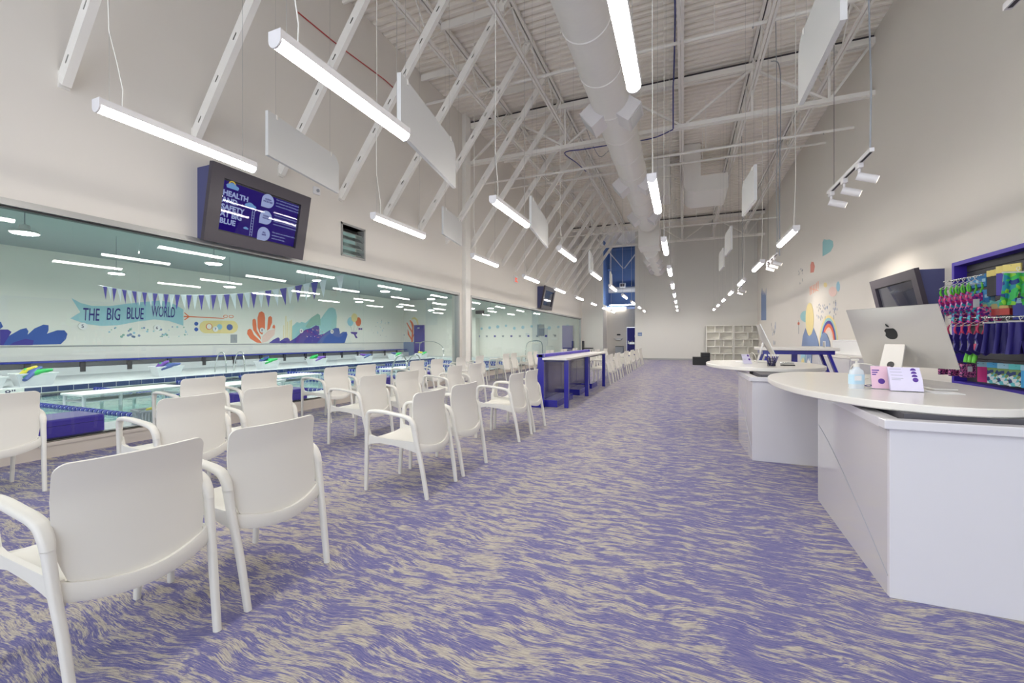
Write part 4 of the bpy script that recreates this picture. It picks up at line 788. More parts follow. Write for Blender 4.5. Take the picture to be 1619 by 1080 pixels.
RM=[
('cloud','teal',1,[(15.93,4.33),(15.79,4.39),(15.53,4.31),(15.27,4.27),(14.96,4.15),(14.93,4.0),(15.15,3.89),(15.53,3.88),(15.93,3.89)]),
('balloon','salmon',1,[(17.3,3.57),(17.3,3.84),(17.16,3.93),(16.94,3.88),(16.78,3.71),(16.91,3.53)]),
('scribble','orange_pale',1,[(17.4,3.11),(17.31,3.1),(17.3,2.8),(17.36,2.8)]),
('scribble','orange_pale',1,[(17.23,3.11),(17.15,3.11),(17.13,2.82),(17.2,2.82)]),
('scribble','orange_pale',1,[(17.0,3.12),(16.92,3.11),(16.91,2.83),(16.97,2.84)]),
('scribble','orange_pale',1,[(16.81,3.12),(16.74,3.11),(16.72,2.85),(16.78,2.85)]),
('scribble','orange_pale',1,[(16.63,3.15),(16.55,3.14),(16.54,2.88),(16.6,2.89)]),
('scribble','orange_pale',1,[(16.45,3.17),(16.37,3.16),(16.36,2.92),(16.42,2.92)]),
('scribble','orange_pale',2,[(17.3,3.05),(16.36,2.87),(16.36,2.84),(17.3,3.02)]),
('sun','yellow',1,[(15.5,2.94),(15.51,2.91),(15.55,2.89),(15.6,2.88),(15.66,2.88),(15.72,2.9),(15.77,2.92),(15.81,2.95),(15.82,2.98),(15.81,3.01),(15.77,3.03),(15.72,3.04),(15.66,3.03),(15.6,3.02),(15.55,3.0),(15.51,2.97)]),
('sun','pale_pink',1,[(14.61,2.64),(14.64,2.59),(14.71,2.55),(14.83,2.53),(14.96,2.53),(15.1,2.55),(15.22,2.6),(15.31,2.66),(15.34,2.72),(15.31,2.77),(15.22,2.81),(15.1,2.83),(14.96,2.83),(14.83,2.8),(14.71,2.76),(14.64,2.7)]),
('cloud','pale_blue',1,[(14.36,2.76),(14.37,2.7),(14.4,2.66),(14.44,2.64),(14.5,2.63),(14.56,2.65),(14.6,2.68),(14.64,2.73),(14.65,2.79),(14.64,2.85),(14.6,2.89),(14.56,2.91),(14.5,2.92),(14.44,2.9),(14.4,2.86),(14.37,2.81)]),
('sun','teal',1,[(17.9,1.9),(18.06,1.91),(18.22,1.94),(18.36,1.97),(18.48,2.0),(18.57,2.05),(18.63,2.09),(18.65,2.14),(18.63,2.19),(18.57,2.23),(18.48,2.26),(18.36,2.29),(18.22,2.31),(18.06,2.31),(17.9,2.31)]),
('sun','yellow',2,[(16.89,1.96),(16.91,1.82),(16.96,1.69),(17.03,1.58),(17.13,1.49),(17.25,1.44),(17.38,1.42),(17.51,1.44),(17.64,1.5),(17.74,1.59),(17.83,1.71),(17.88,1.86),(17.9,2.01),(17.88,2.16),(17.83,2.3),(17.74,2.41),(17.64,2.5),(17.51,2.54),(17.38,2.55),(17.25,2.52),(17.13,2.46),(17.03,2.36),(16.96,2.24),(16.91,2.11)]),
('hill','slate_blue',3,[(18.42,1.04),(18.27,1.4),(17.9,1.69),(17.6,1.44),(17.38,1.4),(17.13,1.46),(16.89,1.67),(16.51,1.38),(16.29,1.07)]),
('rainbow_band','yellow',1,[(16.29,1.1),(16.27,1.25),(16.24,1.4),(16.18,1.54),(16.09,1.66),(15.99,1.77),(15.88,1.86),(15.75,1.93),(15.62,1.98),(15.48,2.01),(15.34,2.01),(15.2,1.99),(15.07,1.95),(14.94,1.9),(14.83,1.82),(14.73,1.73),(14.65,1.62),(14.59,1.51),(14.54,1.38),(14.51,1.26),(14.5,1.12),(14.59,1.12),(14.6,1.24),(14.62,1.36),(14.67,1.48),(14.73,1.58),(14.8,1.68),(14.89,1.76),(14.99,1.83),(15.1,1.88),(15.21,1.92),(15.34,1.93),(15.46,1.93),(15.58,1.91),(15.7,1.86),(15.81,1.79),(15.92,1.71),(16.0,1.61),(16.08,1.5),(16.13,1.37),(16.16,1.24),(16.17,1.1)]),
('rainbow_band','teal',1,[(16.17,1.1),(16.16,1.24),(16.13,1.37),(16.08,1.5),(16.0,1.61),(15.92,1.71),(15.81,1.79),(15.7,1.86),(15.58,1.91),(15.46,1.93),(15.34,1.93),(15.21,1.92),(15.1,1.88),(14.99,1.83),(14.89,1.76),(14.8,1.68),(14.73,1.58),(14.67,1.48),(14.62,1.36),(14.6,1.24),(14.59,1.12),(14.67,1.12),(14.68,1.23),(14.7,1.34),(14.74,1.44),(14.79,1.54),(14.86,1.62),(14.94,1.7),(15.02,1.76),(15.12,1.81),(15.23,1.84),(15.34,1.85),(15.45,1.84),(15.55,1.82),(15.66,1.78),(15.76,1.72),(15.85,1.65),(15.92,1.56),(15.99,1.46),(16.03,1.34),(16.06,1.23),(16.07,1.1)]),
('rainbow_band','indigo',1,[(16.07,1.1),(16.06,1.23),(16.03,1.34),(15.99,1.46),(15.92,1.56),(15.85,1.65),(15.76,1.72),(15.66,1.78),(15.55,1.82),(15.45,1.84),(15.34,1.85),(15.23,1.84),(15.12,1.81),(15.02,1.76),(14.94,1.7),(14.86,1.62),(14.79,1.54),(14.74,1.44),(14.7,1.34),(14.68,1.23),(14.67,1.12),(14.76,1.12),(14.77,1.22),(14.79,1.31),(14.82,1.4),(14.87,1.49),(14.93,1.56),(14.99,1.63),(15.07,1.68),(15.15,1.72),(15.24,1.75),(15.34,1.76),(15.43,1.76),(15.52,1.73),(15.61,1.7),(15.7,1.65),(15.77,1.58),(15.84,1.5),(15.89,1.41),(15.93,1.32),(15.95,1.21),(15.96,1.11)]),
('rainbow_band','orange',1,[(15.96,1.11),(15.95,1.21),(15.93,1.32),(15.89,1.41),(15.84,1.5),(15.77,1.58),(15.7,1.65),(15.61,1.7),(15.52,1.73),(15.43,1.76),(15.34,1.76),(15.24,1.75),(15.15,1.72),(15.07,1.68),(14.99,1.63),(14.93,1.56),(14.87,1.49),(14.82,1.4),(14.79,1.31),(14.77,1.22),(14.76,1.12),(14.88,1.12),(14.89,1.2),(14.9,1.28),(14.93,1.35),(14.96,1.42),(15.01,1.49),(15.06,1.54),(15.12,1.58),(15.19,1.62),(15.26,1.64),(15.34,1.65),(15.41,1.64),(15.48,1.62),(15.55,1.59),(15.62,1.55),(15.68,1.5),(15.73,1.43),(15.77,1.36),(15.8,1.28),(15.82,1.19),(15.82,1.11)]),
('rainbow_band','pale_pink',1,[(15.82,1.11),(15.82,1.19),(15.8,1.28),(15.77,1.36),(15.73,1.43),(15.68,1.5),(15.62,1.55),(15.55,1.59),(15.48,1.62),(15.41,1.64),(15.34,1.65),(15.26,1.64),(15.19,1.62),(15.12,1.58),(15.06,1.54),(15.01,1.49),(14.96,1.42),(14.93,1.35),(14.9,1.28),(14.89,1.2),(14.88,1.12),(14.99,1.12),(14.99,1.18),(15.0,1.25),(15.03,1.31),(15.05,1.37),(15.09,1.42),(15.13,1.46),(15.18,1.5),(15.23,1.53),(15.28,1.54),(15.34,1.55),(15.39,1.55),(15.45,1.53),(15.5,1.51),(15.55,1.47),(15.59,1.43),(15.63,1.37),(15.66,1.31),(15.68,1.25),(15.7,1.18),(15.7,1.11)]),
('hill','slate_blue',4,[(16.17,1.07),(16.14,1.32),(15.93,1.46),(15.73,1.51),(15.46,1.44),(15.21,1.22),(15.15,1.07)]),
('hill','slate_blue',4,[(14.93,0.9),(14.95,1.08),(14.73,1.16),(14.56,1.1),(14.49,0.92)]),
('stripe','slate_blue',1,[(27.18,2.36),(27.18,3.8),(26.88,4.14),(26.62,3.67),(26.33,3.93),(25.92,3.6),(25.65,4.0),(25.65,2.3)]),
('marker','orange',1,[(18.77,1.88),(18.78,1.86),(18.81,1.84),(18.85,1.83),(18.91,1.82),(18.96,1.83),(19.01,1.85),(19.04,1.87),(19.05,1.89),(19.04,1.91),(19.01,1.93),(18.96,1.94),(18.91,1.95),(18.85,1.94),(18.81,1.93),(18.78,1.9)]),
('marker','grey',1,[(18.93,2.01),(18.89,2.01),(18.89,1.5),(18.93,1.5)]),
]

# ---------------------------------------------------------------- wall screens
def wall_screen(lab, loc, rz, w, h, top_out, bot_out, lit):
    """local: wall plane y=0, room side -y; x runs to the right as seen from the room"""
    t = thing('wall_screen', lab, 'screen', loc, rz)
    def P(x, z, o=0):
        k = z / h; yy = -(bot_out + (top_out - bot_out) * k); n = Vector((0, -h, -(top_out - bot_out))).normalized() * o
        return (x, yy + n.y, z + n.z)
    # side box going back to the wall
    MB().add([(0.04 - w / 2, -bot_out + 0.085, 0.04), (w / 2 - 0.04, -bot_out + 0.085, 0.04), (w / 2 - 0.04, -top_out + 0.085, h - 0.02), (0.04 - w / 2, -top_out + 0.085, h - 0.02),
              (0.04 - w / 2, 0, 0.04), (w / 2 - 0.04, 0, 0.04), (w / 2 - 0.04, 0, h - 0.02), (0.04 - w / 2, 0, h - 0.02)],
             [(0, 1, 2, 3), (7, 6, 5, 4), (0, 4, 5, 1), (1, 5, 6, 2), (2, 6, 7, 3), (3, 7, 4, 0)]).obj('housing', 'box_side', t)
    def slab(x0, x1, z0, z1, o0, o1, name, m, par=t):
        q = [P(x0, z0, o1), P(x1, z0, o1), P(x1, z1, o1), P(x0, z1, o1), P(x0, z0, o0), P(x1, z0, o0), P(x1, z1, o0), P(x0, z1, o0)]
        return MB().add(q, [(0, 1, 2, 3), (7, 6, 5, 4), (0, 4, 5, 1), (1, 5, 6, 2), (2, 6, 7, 3), (3, 7, 4, 0)]).obj(name, m, par)
    b = 0.17; W2 = w / 2
    mb = MB()
    for x0, x1, z0, z1 in ((-W2, W2, 0, b), (-W2, W2, h - b, h), (-W2, -W2 + b * 1.05, b, h - b), (W2 - b * 1.05, W2, b, h - b)):
        q = [P(x0, z0, 0.0), P(x1, z0, 0), P(x1, z1, 0), P(x0, z1, 0), P(x0, z0, -0.07), P(x1, z0, -0.07), P(x1, z1, -0.07), P(x0, z1, -0.07)]
        mb.add(q, [(0, 1, 2, 3), (7, 6, 5, 4), (0, 4, 5, 1), (1, 5, 6, 2), (2, 6, 7, 3), (3, 7, 4, 0)])
    mb.obj('frame', 'frame_dark', t)
    slab(-W2 + 0.17, W2 - 0.17, b, h - b, -0.06, -0.045, 'bezel', 'black')
    sc = slab(-W2 + 0.19, W2 - 0.19, b + 0.02, h - b - 0.02, -0.045, -0.042, 'display', 'screen' if lit else 'screen_off')
    slab(-W2 + 0.19, W2 - 0.19, b + 0.02, h - b - 0.02, -0.030, -0.0285, 'screen_glass', 'screen_glass')
    if lit:
        ang = math.atan2(top_out - bot_out, h)
        def tx(s_, size, x, z, m='screen_pale', bold=0.0, sx=1.0):
            text('lettering', s_, size, m, t, P(x, z, -0.0405), (PI / 2 + ang, 0, 0), 0.0005, 'LEFT', bold, sx)
        def flat(pts, m, o=-0.0410):
            k = len(pts); q = [P(x, z, o) for x, z in pts] + [P(x, z, o - 0.001) for x, z in pts]
            MB().add(q, [tuple(range(k)), tuple(range(k, 2 * k))[::-1]] + [(i, (i + 1) % k, k + (i + 1) % k, k + i) for i in range(k)]).obj('graphic', m, t)
        L0 = -W2 + 0.205
        for i, s_ in enumerate(('HEALTH', 'AND', 'SAFETY', 'AT BIG', 'BLUE')): tx(s_, 0.105, L0, 0.68 - i * 0.098, bold=0.004, sx=0.98)
        def cloud(cx, cz, s):
            pts = []
            for i in range(25):
                a = PI * i / 24; r = s * (1 + 0.16 * abs(math.sin(a * 3.0)) + 0.35 * math.exp(-((a - 1.7) ** 2) / 0.3)); pts.append((cx + r * 1.25 * math.cos(a), cz + r * 0.62 * math.sin(a)))
            pts += [(cx - s * 1.2, cz - s * 0.25), (cx + s * 1.2, cz - s * 0.25)]; flat(pts, 'screen_lblue', -0.0400)
        ring = [(L0 + 0.12 + 0.055 * math.cos(a), 0.845 + 0.055 * math.sin(a)) for a in [PI * i / 14 for i in range(15)]] + [(L0 + 0.12 + 0.04 * math.cos(a), 0.845 + 0.04 * math.sin(a)) for a in [PI * (14 - i) / 14 for i in range(15)]]
        flat(ring, 'screen_yellow'); cloud(L0 + 0.13, 0.81, 0.07); cloud(L0 + 0.43, 0.62, 0.068); cloud(L0 + 0.40, 0.29, 0.03)
        for x in (L0 + 0.47, L0 + 0.505): flat([(x - 0.003, 0.2), (x + 0.003, 0.2), (x + 0.003, 0.585), (x - 0.003, 0.585)], 'screen_pale')
        for i in range(9): z = 0.215 + i * 0.042; flat([(L0 + 0.47, z), (L0 + 0.505, z), (L0 + 0.505, z + 0.005), (L0 + 0.47, z + 0.005)], 'screen_pale')
        for i, (zc, a1, a2) in enumerate(((0.79, 'CLEAN', 'FACILITIES'), (0.535, 'CLEAN', 'WATER'), (0.28, 'ALL', 'SAFE'))):
            cx = L0 + 0.70; pts = [(cx + 0.105 * math.cos(a), zc + 0.105 * math.sin(a)) for a in [-PI / 2 + 1.5 * PI * k / 22 for k in range(23)]] + [(cx - 0.105, zc - 0.105)]
            flat(pts, 'screen_pale')
            for j, s_ in enumerate((a1, a2)): text('lettering', s_, 0.034, 'screen', t, P(cx, zc + 0.012 - j * 0.036, -0.0388), (PI / 2 + ang, 0, 0), 0.0005, 'CENTER', 0.0012)
        for i, ls in enumerate((('Our common areas and shared surfaces', 'are cleaned with disinfecting products', 'continuously throughout the day.'),
                                ('Our pools are monitored by an', 'automated system that adjusts chlorine', 'levels and circulates filtered water to', 'ensure constant cleanliness and safety.'),
                                ('Our pools are combined with a secondary', 'sanitation system...', 'such as swim cap...'))):
            for j, s_ in enumerate(ls): tx(s_, 0.034, L0 + 0.84, (0.845, 0.60, 0.33)[i] - j * 0.047)
    return t
# left wall: room side is +x, so turn local -y onto +x
wall_screen('large tilted wall screen in a dark frame showing a health and safety message', (XL, 4.70, 2.675), PI / 2, 1.66, 1.07, 0.40, 0.20, True)
wall_screen('dark framed wall screen over the far part of the pool window, switched off', (XL, 19.9, 2.75), PI / 2, 1.75, 1.07, 0.42, 0.20, False)
wall_screen('dark framed wall screen behind the large computer, switched off', (XR, 10.15, 1.42), -PI / 2, 1.85, 1.07, 0.42, 0.20, False)

# ---------------------------------------------------------------- pool hall
PE0, PE1, WZ = -16.3, -8.3, -0.2
mb = MB().box(PXL, PE0, YB, PYF, -0.3, 0).box(PE1, XL - 0.25, YB, PYF, -0.3, 0).box(PE0, PE1, 26.0, PYF, -0.3, 0).box(PE0, PE1, YB, -1.0, -0.3, 0)
struct('floor_pool', mb, 'pool_deck')
mb = MB().box(PE0, PE1, -1.0, 26.0, -1.5, -1.4).box(PE0 - 0.1, PE0 - 0.0, -1.0, 26.0, -1.5, -0.16).box(PE1, PE1 + 0.1, -1.0, 26.0, -1.5, -0.16).box(PE0, PE1, 26.0, 26.1, -1.5, -0.16).box(PE0, PE1, -1.1, -1.0, -1.5, -0.16)
struct('floor_basin', mb, 'pool_basin')
struct('water', MB().box(PE0 + 0.02, PE1 - 0.0, -1.0, 26.0, WZ - 0.002, WZ), 'water')
struct('wall_pool_far', MB().box(PXL - 0.2, PXL, YB, PYF + 0.2, 0, 4.6), 'pool_wall')
struct('wall_pool_end', MB().box(PXL, XL - 0.25, PYF, PYF + 0.2, 0, 4.6), 'pool_wall')
struct('wall_pool_back', MB().box(PXL, XL - 0.25, YB - 0.2, YB, 0, 4.6), 'pool_wall')
struct('ceiling_pool', MB().box(PXL, XL - 0.25, YB, PYF, 4.45, 4.55), 'pool_ceiling')
struct('trim_2', MB().box(PXL, PXL + 0.04, YB, PYF - 0.01, 1.03, 1.06), 'grey')
struct('trim_3', MB().box(PXL, PXL + 0.5, YB, PYF - 0.01, 0, 0.28), 'pool_deck')
# waterline tiles, one object each, along the far pool edge
pe = smpty('trim_4', 'blue tile band on the far pool edge')
MB().box(PE0, PE0 + 0.02, 4.2, 26.0, -0.19, -0.0).obj('grout', 'white', pe)
tm = MB().box(0.0, 0.012, 0.008, 0.322, -0.165, -0.02); t0 = tm.obj('tile', 'tile_blue', pe)
t0.location = (PE0 + 0.02, 5.6, 0)
y = 5.93
while y < 25.7:
    c = t0.copy(); COL.objects.link(c); c.location = (PE0 + 0.02, y, 0); y += 0.33
dm = tag(MB().box(PE0 + 0.02, PE0 + 0.03, 4.3, 5.58, -0.165, -0.02).obj('depth_marker', 'white'), 'white depth marker reading 3 8 at the start of the tile band', 'sign')
text('lettering', "3'  8\"", 0.17, 'num', dm, (PE0 + 0.032, 4.95, -0.155), (PI / 2, 0, PI / 2), 0.001, 'LEFT', 0.002, 1.4)
ringp = [(PE0 + 0.034, 4.75 + 0.07 * math.cos(a), -0.092 + 0.055 * math.sin(a)) for a in [2 * PI * i / 16 for i in range(17)]]
MB().sweep(ringp, (0.01, 0.01), 5, 2, ref=(1, 0, 0)).obj('ring', 'red', dm)
# bench with a blue edge and dark brackets along the far wall
t = thing('wall_bench', 'long bench with thin blue seat edge on dark brackets along the pool wall', 'bench', (0, 0, 0))
MB().bbox(PXL + 0.02, PXL + 0.62, 2.0, 28.2, 0.47, 0.53, 0.01).obj('seat', 'rope_blue', t)
for k in range(18): MB().box(PXL + 0.45, PXL + 0.52, 2.8 + 1.42 * k, 2.95 + 1.42 * k, 0.10, 0.47).obj('bracket', 'charcoal', t)
# lane ropes
def rope(y, x0, x1, lab):
    t = thing('lane_rope', lab, 'rope', (0, y, WZ + 0.03), 0, 'lane ropes in the pool')
    MB().cyl((x0, 0, 0), (x1, 0, 0), 0.012, seg=5).obj('cable', 'rope_white', t)
    for m_, off in (('rope_blue', 0.0), ('rope_white', 0.16)):
        mb = MB(); x = x0 + 0.1 + off * 0.5
        while x < x1 - 0.1:
            if m_ == 'rope_blue': mb.cyl((x, 0, 0), (x + 0.10, 0, 0), 0.055, seg=8)
            else: mb.cyl((x + 0.03, 0, 0), (x + 0.05, 0, 0), 0.04, seg=8)
            x += 0.16
        o = mb.obj('float', m_, t); o['kind'] = 'stuff'
k = 0
for y in (4.8, 7.0, 9.2, 11.4, 13.6, 15.8, 18.0, 20.2, 22.4, 24.6):
    rope(y, PE0 + 0.1, PE1 - 0.1, 'blue and white lane rope on the water, %s from the camera end' % ORD[k]); k += 1
# teaching platforms
def platform(x, y, L, lab, n=3):
    t = thing('pool_platform', lab, 'platform', (x, y, 0), 0, 'white teaching platforms')
    MB().bbox(-0.45, 0.45, 0, L, 0.06, 0.11, 0.01).obj('deck', 'tub', t)
    for i in range(n + 1):
        yy = 0.05 + i * (L - 0.1) / n
        for xx in (-0.38, 0.38): MB().cyl((xx, yy, -1.4), (xx, yy, 0.06), 0.035, seg=10).obj('leg', 'tub', t, 50)
    MB().bbox(-0.4, 0.4, 0.05, L - 0.05, -0.08, -0.05, 0.01).obj('crossbar', 'tub', t)
platform(-12.2, 4.75 + 0.15, 2.0, 'long white platform standing in the water nearest the camera')
platform(-11.2, 7.3, 1.7, 'shorter white platform in the second lane', 2)
platform(-12.0, 9.5, 1.6, 'white platform in the third lane', 2)
platform(-11.0, 13.9, 1.6, 'white platform farther along the pool', 2)
# tubs of toys
def tub(loc, s, lab, cols_, rz=0.0, m='tub'):
    t = thing('toy_tub', lab, 'tub', loc, rz, 'toy tubs by the pool')
    w, d, h = 0.42 * s, 0.30 * s, 0.36 * s; b = 0.78; th = 0.02 * s
    vs = [(-w * b, -d * b, 0), (w * b, -d * b, 0), (w * b, d * b, 0), (-w * b, d * b, 0), (-w, -d, h), (w, -d, h), (w, d, h), (-w, d, h)]
    vi = [(-w * b + th, -d * b + th, th), (w * b - th, -d * b + th, th), (w * b - th, d * b - th, th), (-w * b + th, d * b - th, th), (-w + th, -d + th, h), (w - th, -d + th, h), (w - th, d - th, h), (-w + th, d - th, h)]
    fs = [(3, 2, 1, 0)] + [(i, (i + 1) % 4, 4 + (i + 1) % 4, 4 + i) for i in range(4)] + [(8, 9, 10, 11)] + [(8 + (i + 1) % 4, 8 + i, 12 + i, 12 + (i + 1) % 4) for i in range(4)] + [(4 + i, 4 + (i + 1) % 4, 12 + (i + 1) % 4, 12 + i) for i in range(4)]
    MB().add(vs + vi, fs).obj('tub_body', m, t)
    MB().bbox(-w - 0.02, w + 0.02, -d - 0.02, -d + 0.01, h - 0.02, h + 0.01, 0.005).bbox(-w - 0.02, w + 0.02, d - 0.01, d + 0.02, h - 0.02, h + 0.01, 0.005).obj('rim', m, t)
    for i, c in enumerate(cols_):
        a = i * 1.9; x, y = w * 0.55 * math.cos(a), d * 0.5 * math.sin(a); q = Vector((x, y, h * 0.98)); dr = Vector((math.cos(a * 2) * 0.8, math.sin(a * 1.3) * 0.3, 0.25)).normalized()
        ft = thing('foam_toy', ('%s %s foam toy in the %s' % (ORD[i], {'toy_green': 'green', 'toy_yellow': 'yellow', 'toy_blue': 'blue', 'toy_purple': 'purple'}[c], lab)), 'toy', tuple(Vector(loc) + q), rz, 'foam toys in the tubs')
        MB().sweep([-dr * 0.32 * s, Vector((0, 0, 0.05 * s)), dr * 0.32 * s], [(0.14 * s, 0.09 * s), (0.28 * s, 0.17 * s), (0.12 * s, 0.08 * s)], 8, 2.4).obj('foam', c, ft, 60)
    return t
G, Yw, Bl, Pu = 'toy_green', 'toy_yellow', 'toy_blue', 'toy_purple'
tub((-16.9, 6.0, 0), 0.95, 'near far-side tub of toys', [G, G, Yw, Bl], 1.5)
tub((-16.9, 5.1, 0), 0.8, 'low empty white tub by the depth marker', [], 1.5)
tub((-16.9, 9.3, 0), 0.95, 'far-side tub at the glass joint', [Bl, G, Pu], 1.5)
tub((-16.9, 13.2, 0), 0.95, 'white tub under the orange coral on the wall', [G, G, Bl], 1.5)
tub((-16.9, 15.9, 0), 0.95, 'white tub with purple and green toys', [Pu, G, G], 1.5)
tub((-16.9, 19.3, 0), 0.95, 'white tub under the blue painted waves', [Bl, Pu], 1.5)
tub((-16.9, 22.1, 0), 0.95, 'white tub below the painted balloons', [G, Bl], 1.5)
tub((-16.9, 25.0, 0), 0.9, 'farthest white tub of green toys', [G, Yw], 1.5)
tub((-8.0, 4.75, 0), 0.62, 'white tub just behind the glass', [G, G, Bl, Yw], 1.4)
bk = thing('wire_basket', 'grey slotted basket on the deck behind the glass', 'basket', (-7.5, 4.0, 0), 1.4)
mat('basket_grey', (176, 184, 192), 0.5)
mb = MB()
for i in range(13): x = -0.24 + i * 0.04; mb.box(x, x + 0.02, -0.16, -0.15, 0, 0.22).box(x, x + 0.02, 0.15, 0.16, 0, 0.22)
for i in range(8): y = -0.15 + i * 0.042; mb.box(-0.25, -0.24, y, y + 0.02, 0, 0.22).box(0.25, 0.26, y, y + 0.02, 0, 0.22)
mb.box(-0.26, 0.27, -0.17, 0.17, 0, 0.01); o = mb.obj('slats', 'basket_grey', bk); o['kind'] = 'stuff'
MB().bbox(-0.27, 0.28, -0.175, -0.15, 0.2, 0.23, 0.004).bbox(-0.27, 0.28, 0.15, 0.175, 0.2, 0.23, 0.004).bbox(-0.27, -0.24, -0.17, 0.17, 0.2, 0.23, 0.004).bbox(0.25, 0.28, -0.17, 0.17, 0.2, 0.23, 0.004).obj('rim', 'basket_grey', bk)
ft = thing('foam_toy', 'yellow green toy lying in the grey basket', 'toy', (-7.5, 4.0, 0.2), 0.3); MB().sweep([(-0.15, 0, 0), (0, 0, 0.03), (0.15, 0, 0)], [(0.08, 0.05), (0.16, 0.08), (0.06, 0.05)], 8, 2.4).obj('foam', Yw, ft, 60)
# blue foam blocks against the glass
for i, (y0, y1) in enumerate([(1.2, 3.0), (4.95, 6.07), (8.1, 8.75), (10.3, 10.9)]):
    b_ = thing('foam_block', 'deep blue foam block lying behind the viewing glass, %s from the camera' % ORD[i], 'block', (-6.98, y0, 0), 0, 'blue foam blocks')
    MB().bbox(-0.3, 0.3, 0, y1 - y0, 0.0, 0.36, 0.02).obj('block', 'blue_block', b_); MB().box(-0.301, 0.301, 0.02, y1 - y0 - 0.02, 0.28, 0.285).obj('seam', 'blue_dark', b_)
# grab rails
def grab(x, y, lab, h=0.75):
    t = thing('pool_rail', lab, 'rail', (x, y, 0), 0, 'chrome pool rails')
    for dy in (0, 0.75):
        MB().tube(catmull([(0.45, dy, 0), (0.42, dy, h * 0.6), (0.3, dy, h), (0.05, dy, h * 0.98), (-0.12, dy, h * 0.6), (-0.2, dy, 0.0), (-0.22, dy, -0.5)], 5), 0.022, 8).obj('rail', 'chrome', t, 60)
grab(-16.9, 11.1, 'pair of chrome ladder rails at the far pool edge')
grab(-8.3, 10.9, 'pair of chrome ladder rails near the glass, behind the chairs')
t = thing('hand_rail', 'tall chrome hand rail at the pool end', 'rail', (-18.4, 27.0, 0)); MB().tube(catmull([(0, 0, 0), (0, 0, 0.8), (0.2, 0, 1.1), (1.3, 0, 1.1), (2.2, -0.3, 0.7), (2.4, -0.6, 0)], 5), 0.025, 8).obj('rail', 'chrome', t, 60)
# pool lift chairs
def lift(x, y, lab, grp=None):
    t = thing('pool_lift', lab, 'lift', (x, y, 0))
    MB().bbox(-0.3, 0.3, -0.25, 0.25, 0, 0.12, 0.02).cyl((0, 0, 0.1), (0, 0, 1.1), 0.06, seg=12).obj('base', 'tub', t, 40)
    MB().tube([(0, 0, 1.1), (0.1, 0, 1.6), (-0.5, 0, 1.9)], 0.035, 8).obj('arm', 'chrome', t, 60)
    MB().bbox(-0.8, -0.3, -0.25, 0.25, 0.5, 0.57, 0.02).obj('seat', 'grey', t); MB().bbox(-0.36, -0.3, -0.25, 0.25, 0.57, 1.15, 0.02).obj('backrest', 'charcoal', t)
    MB().bbox(-0.95, -0.75, -0.2, 0.2, 0.1, 0.14, 0.01).obj('footrest', 'grey', t); MB().tube([(-0.32, 0, 0.55), (-0.2, 0, 0.7), (0, 0, 0.9)], 0.03, 8).obj('bracket', 'grey', t)
lift(-14.6, 27.2, 'pool lift with dark seat in front of the pale pillar')
lift(-10.9, 20.5, 'pool lift with raised arm seen through the second viewing window')
t = thing('stair_rail', 'curved chrome rail seen through the far end of the second window', 'rail', (-9.0, 24.5, 0)); MB().tube(catmull([(0, 0, 0), (0, 0.1, 0.8), (0.2, 0.2, 1.15), (0.9, 0.3, 1.15), (1.0, 0.3, 0.5), (1.0, 0.3, 0)], 5), 0.025, 8).obj('rail', 'chrome', t, 60)
# pool end wall
struct('column', MB().box(-15.2, -14.2, 28.0, PYF, 0, 2.9), 'pool_wall')
d2 = smpty('door_2', 'blue door in the pool end wall')
MB().bbox(-19.9, -19.1, 28.5, 28.56, 0, 2.35, 0.01).obj('door_leaf', 'blue_lam', d2); MB().box(-19.98, -19.02, 28.52, 28.6, 0, 2.43).obj('frame', 'indigo', d2)
MB().bbox(-19.8, -19.2, 28.44, 28.5, 1.0, 1.06, 0.01).obj('push_bar', 'chrome', d2); MB().bbox(-19.6, -19.4, 28.44, 28.5, 2.15, 2.25, 0.01).obj('closer', 'chrome', d2)
d3 = smpty('door_3', 'blue door at the far end of the second window')
MB().bbox(-7.75, -7.0, 28.48, 28.55, 0, 2.25, 0.01).obj('door_leaf', 'blue_lam', d3)
struct('trim_5', MB().box(PXL + 0.01, -19.98, 28.53, 28.6, 0, 1.08), 'slate_blue')
# tiny wall items seen through the second window
for k in range(11):
    x = -14.3 + k * 0.66
    o = MB().box(x, x + 0.14, 28.56, 28.6, 1.46, 1.60).obj('wall_plaque', 'indigo' if k % 2 == 0 else 'grey'); tag(o, 'small wall plaque on the pool end wall, %s from the pillar' % ORD[k], 'plaque', 'plaques on the pool end wall')
    r = 0.09 + 0.05 * ((k * 7) % 3) / 3
    o = MB().cyl((x + 0.3, 28.58, 2.1 + 0.25 * ((k * 5) % 4) / 4), (x + 0.3, 28.6, 2.1 + 0.25 * ((k * 5) % 4) / 4), r, seg=14).obj('wall_decal', 'pale_blue'); tag(o, 'pale round decal above the plaques, %s from the pillar' % ORD[k], 'decal', 'round decals on the pool end wall')
tag(MB().box(-9.6, -9.1, 28.55, 28.6, 1.55, 2.35).obj('notice_board', 'grey'), 'grey notice board on the pool end wall', 'board')
tag(MB().bbox(-14.4, -13.8, 28.35, 28.6, 3.2, 3.45, 0.02).obj('wall_heater', 'charcoal'), 'small dark unit high on the pool end wall', 'heater')
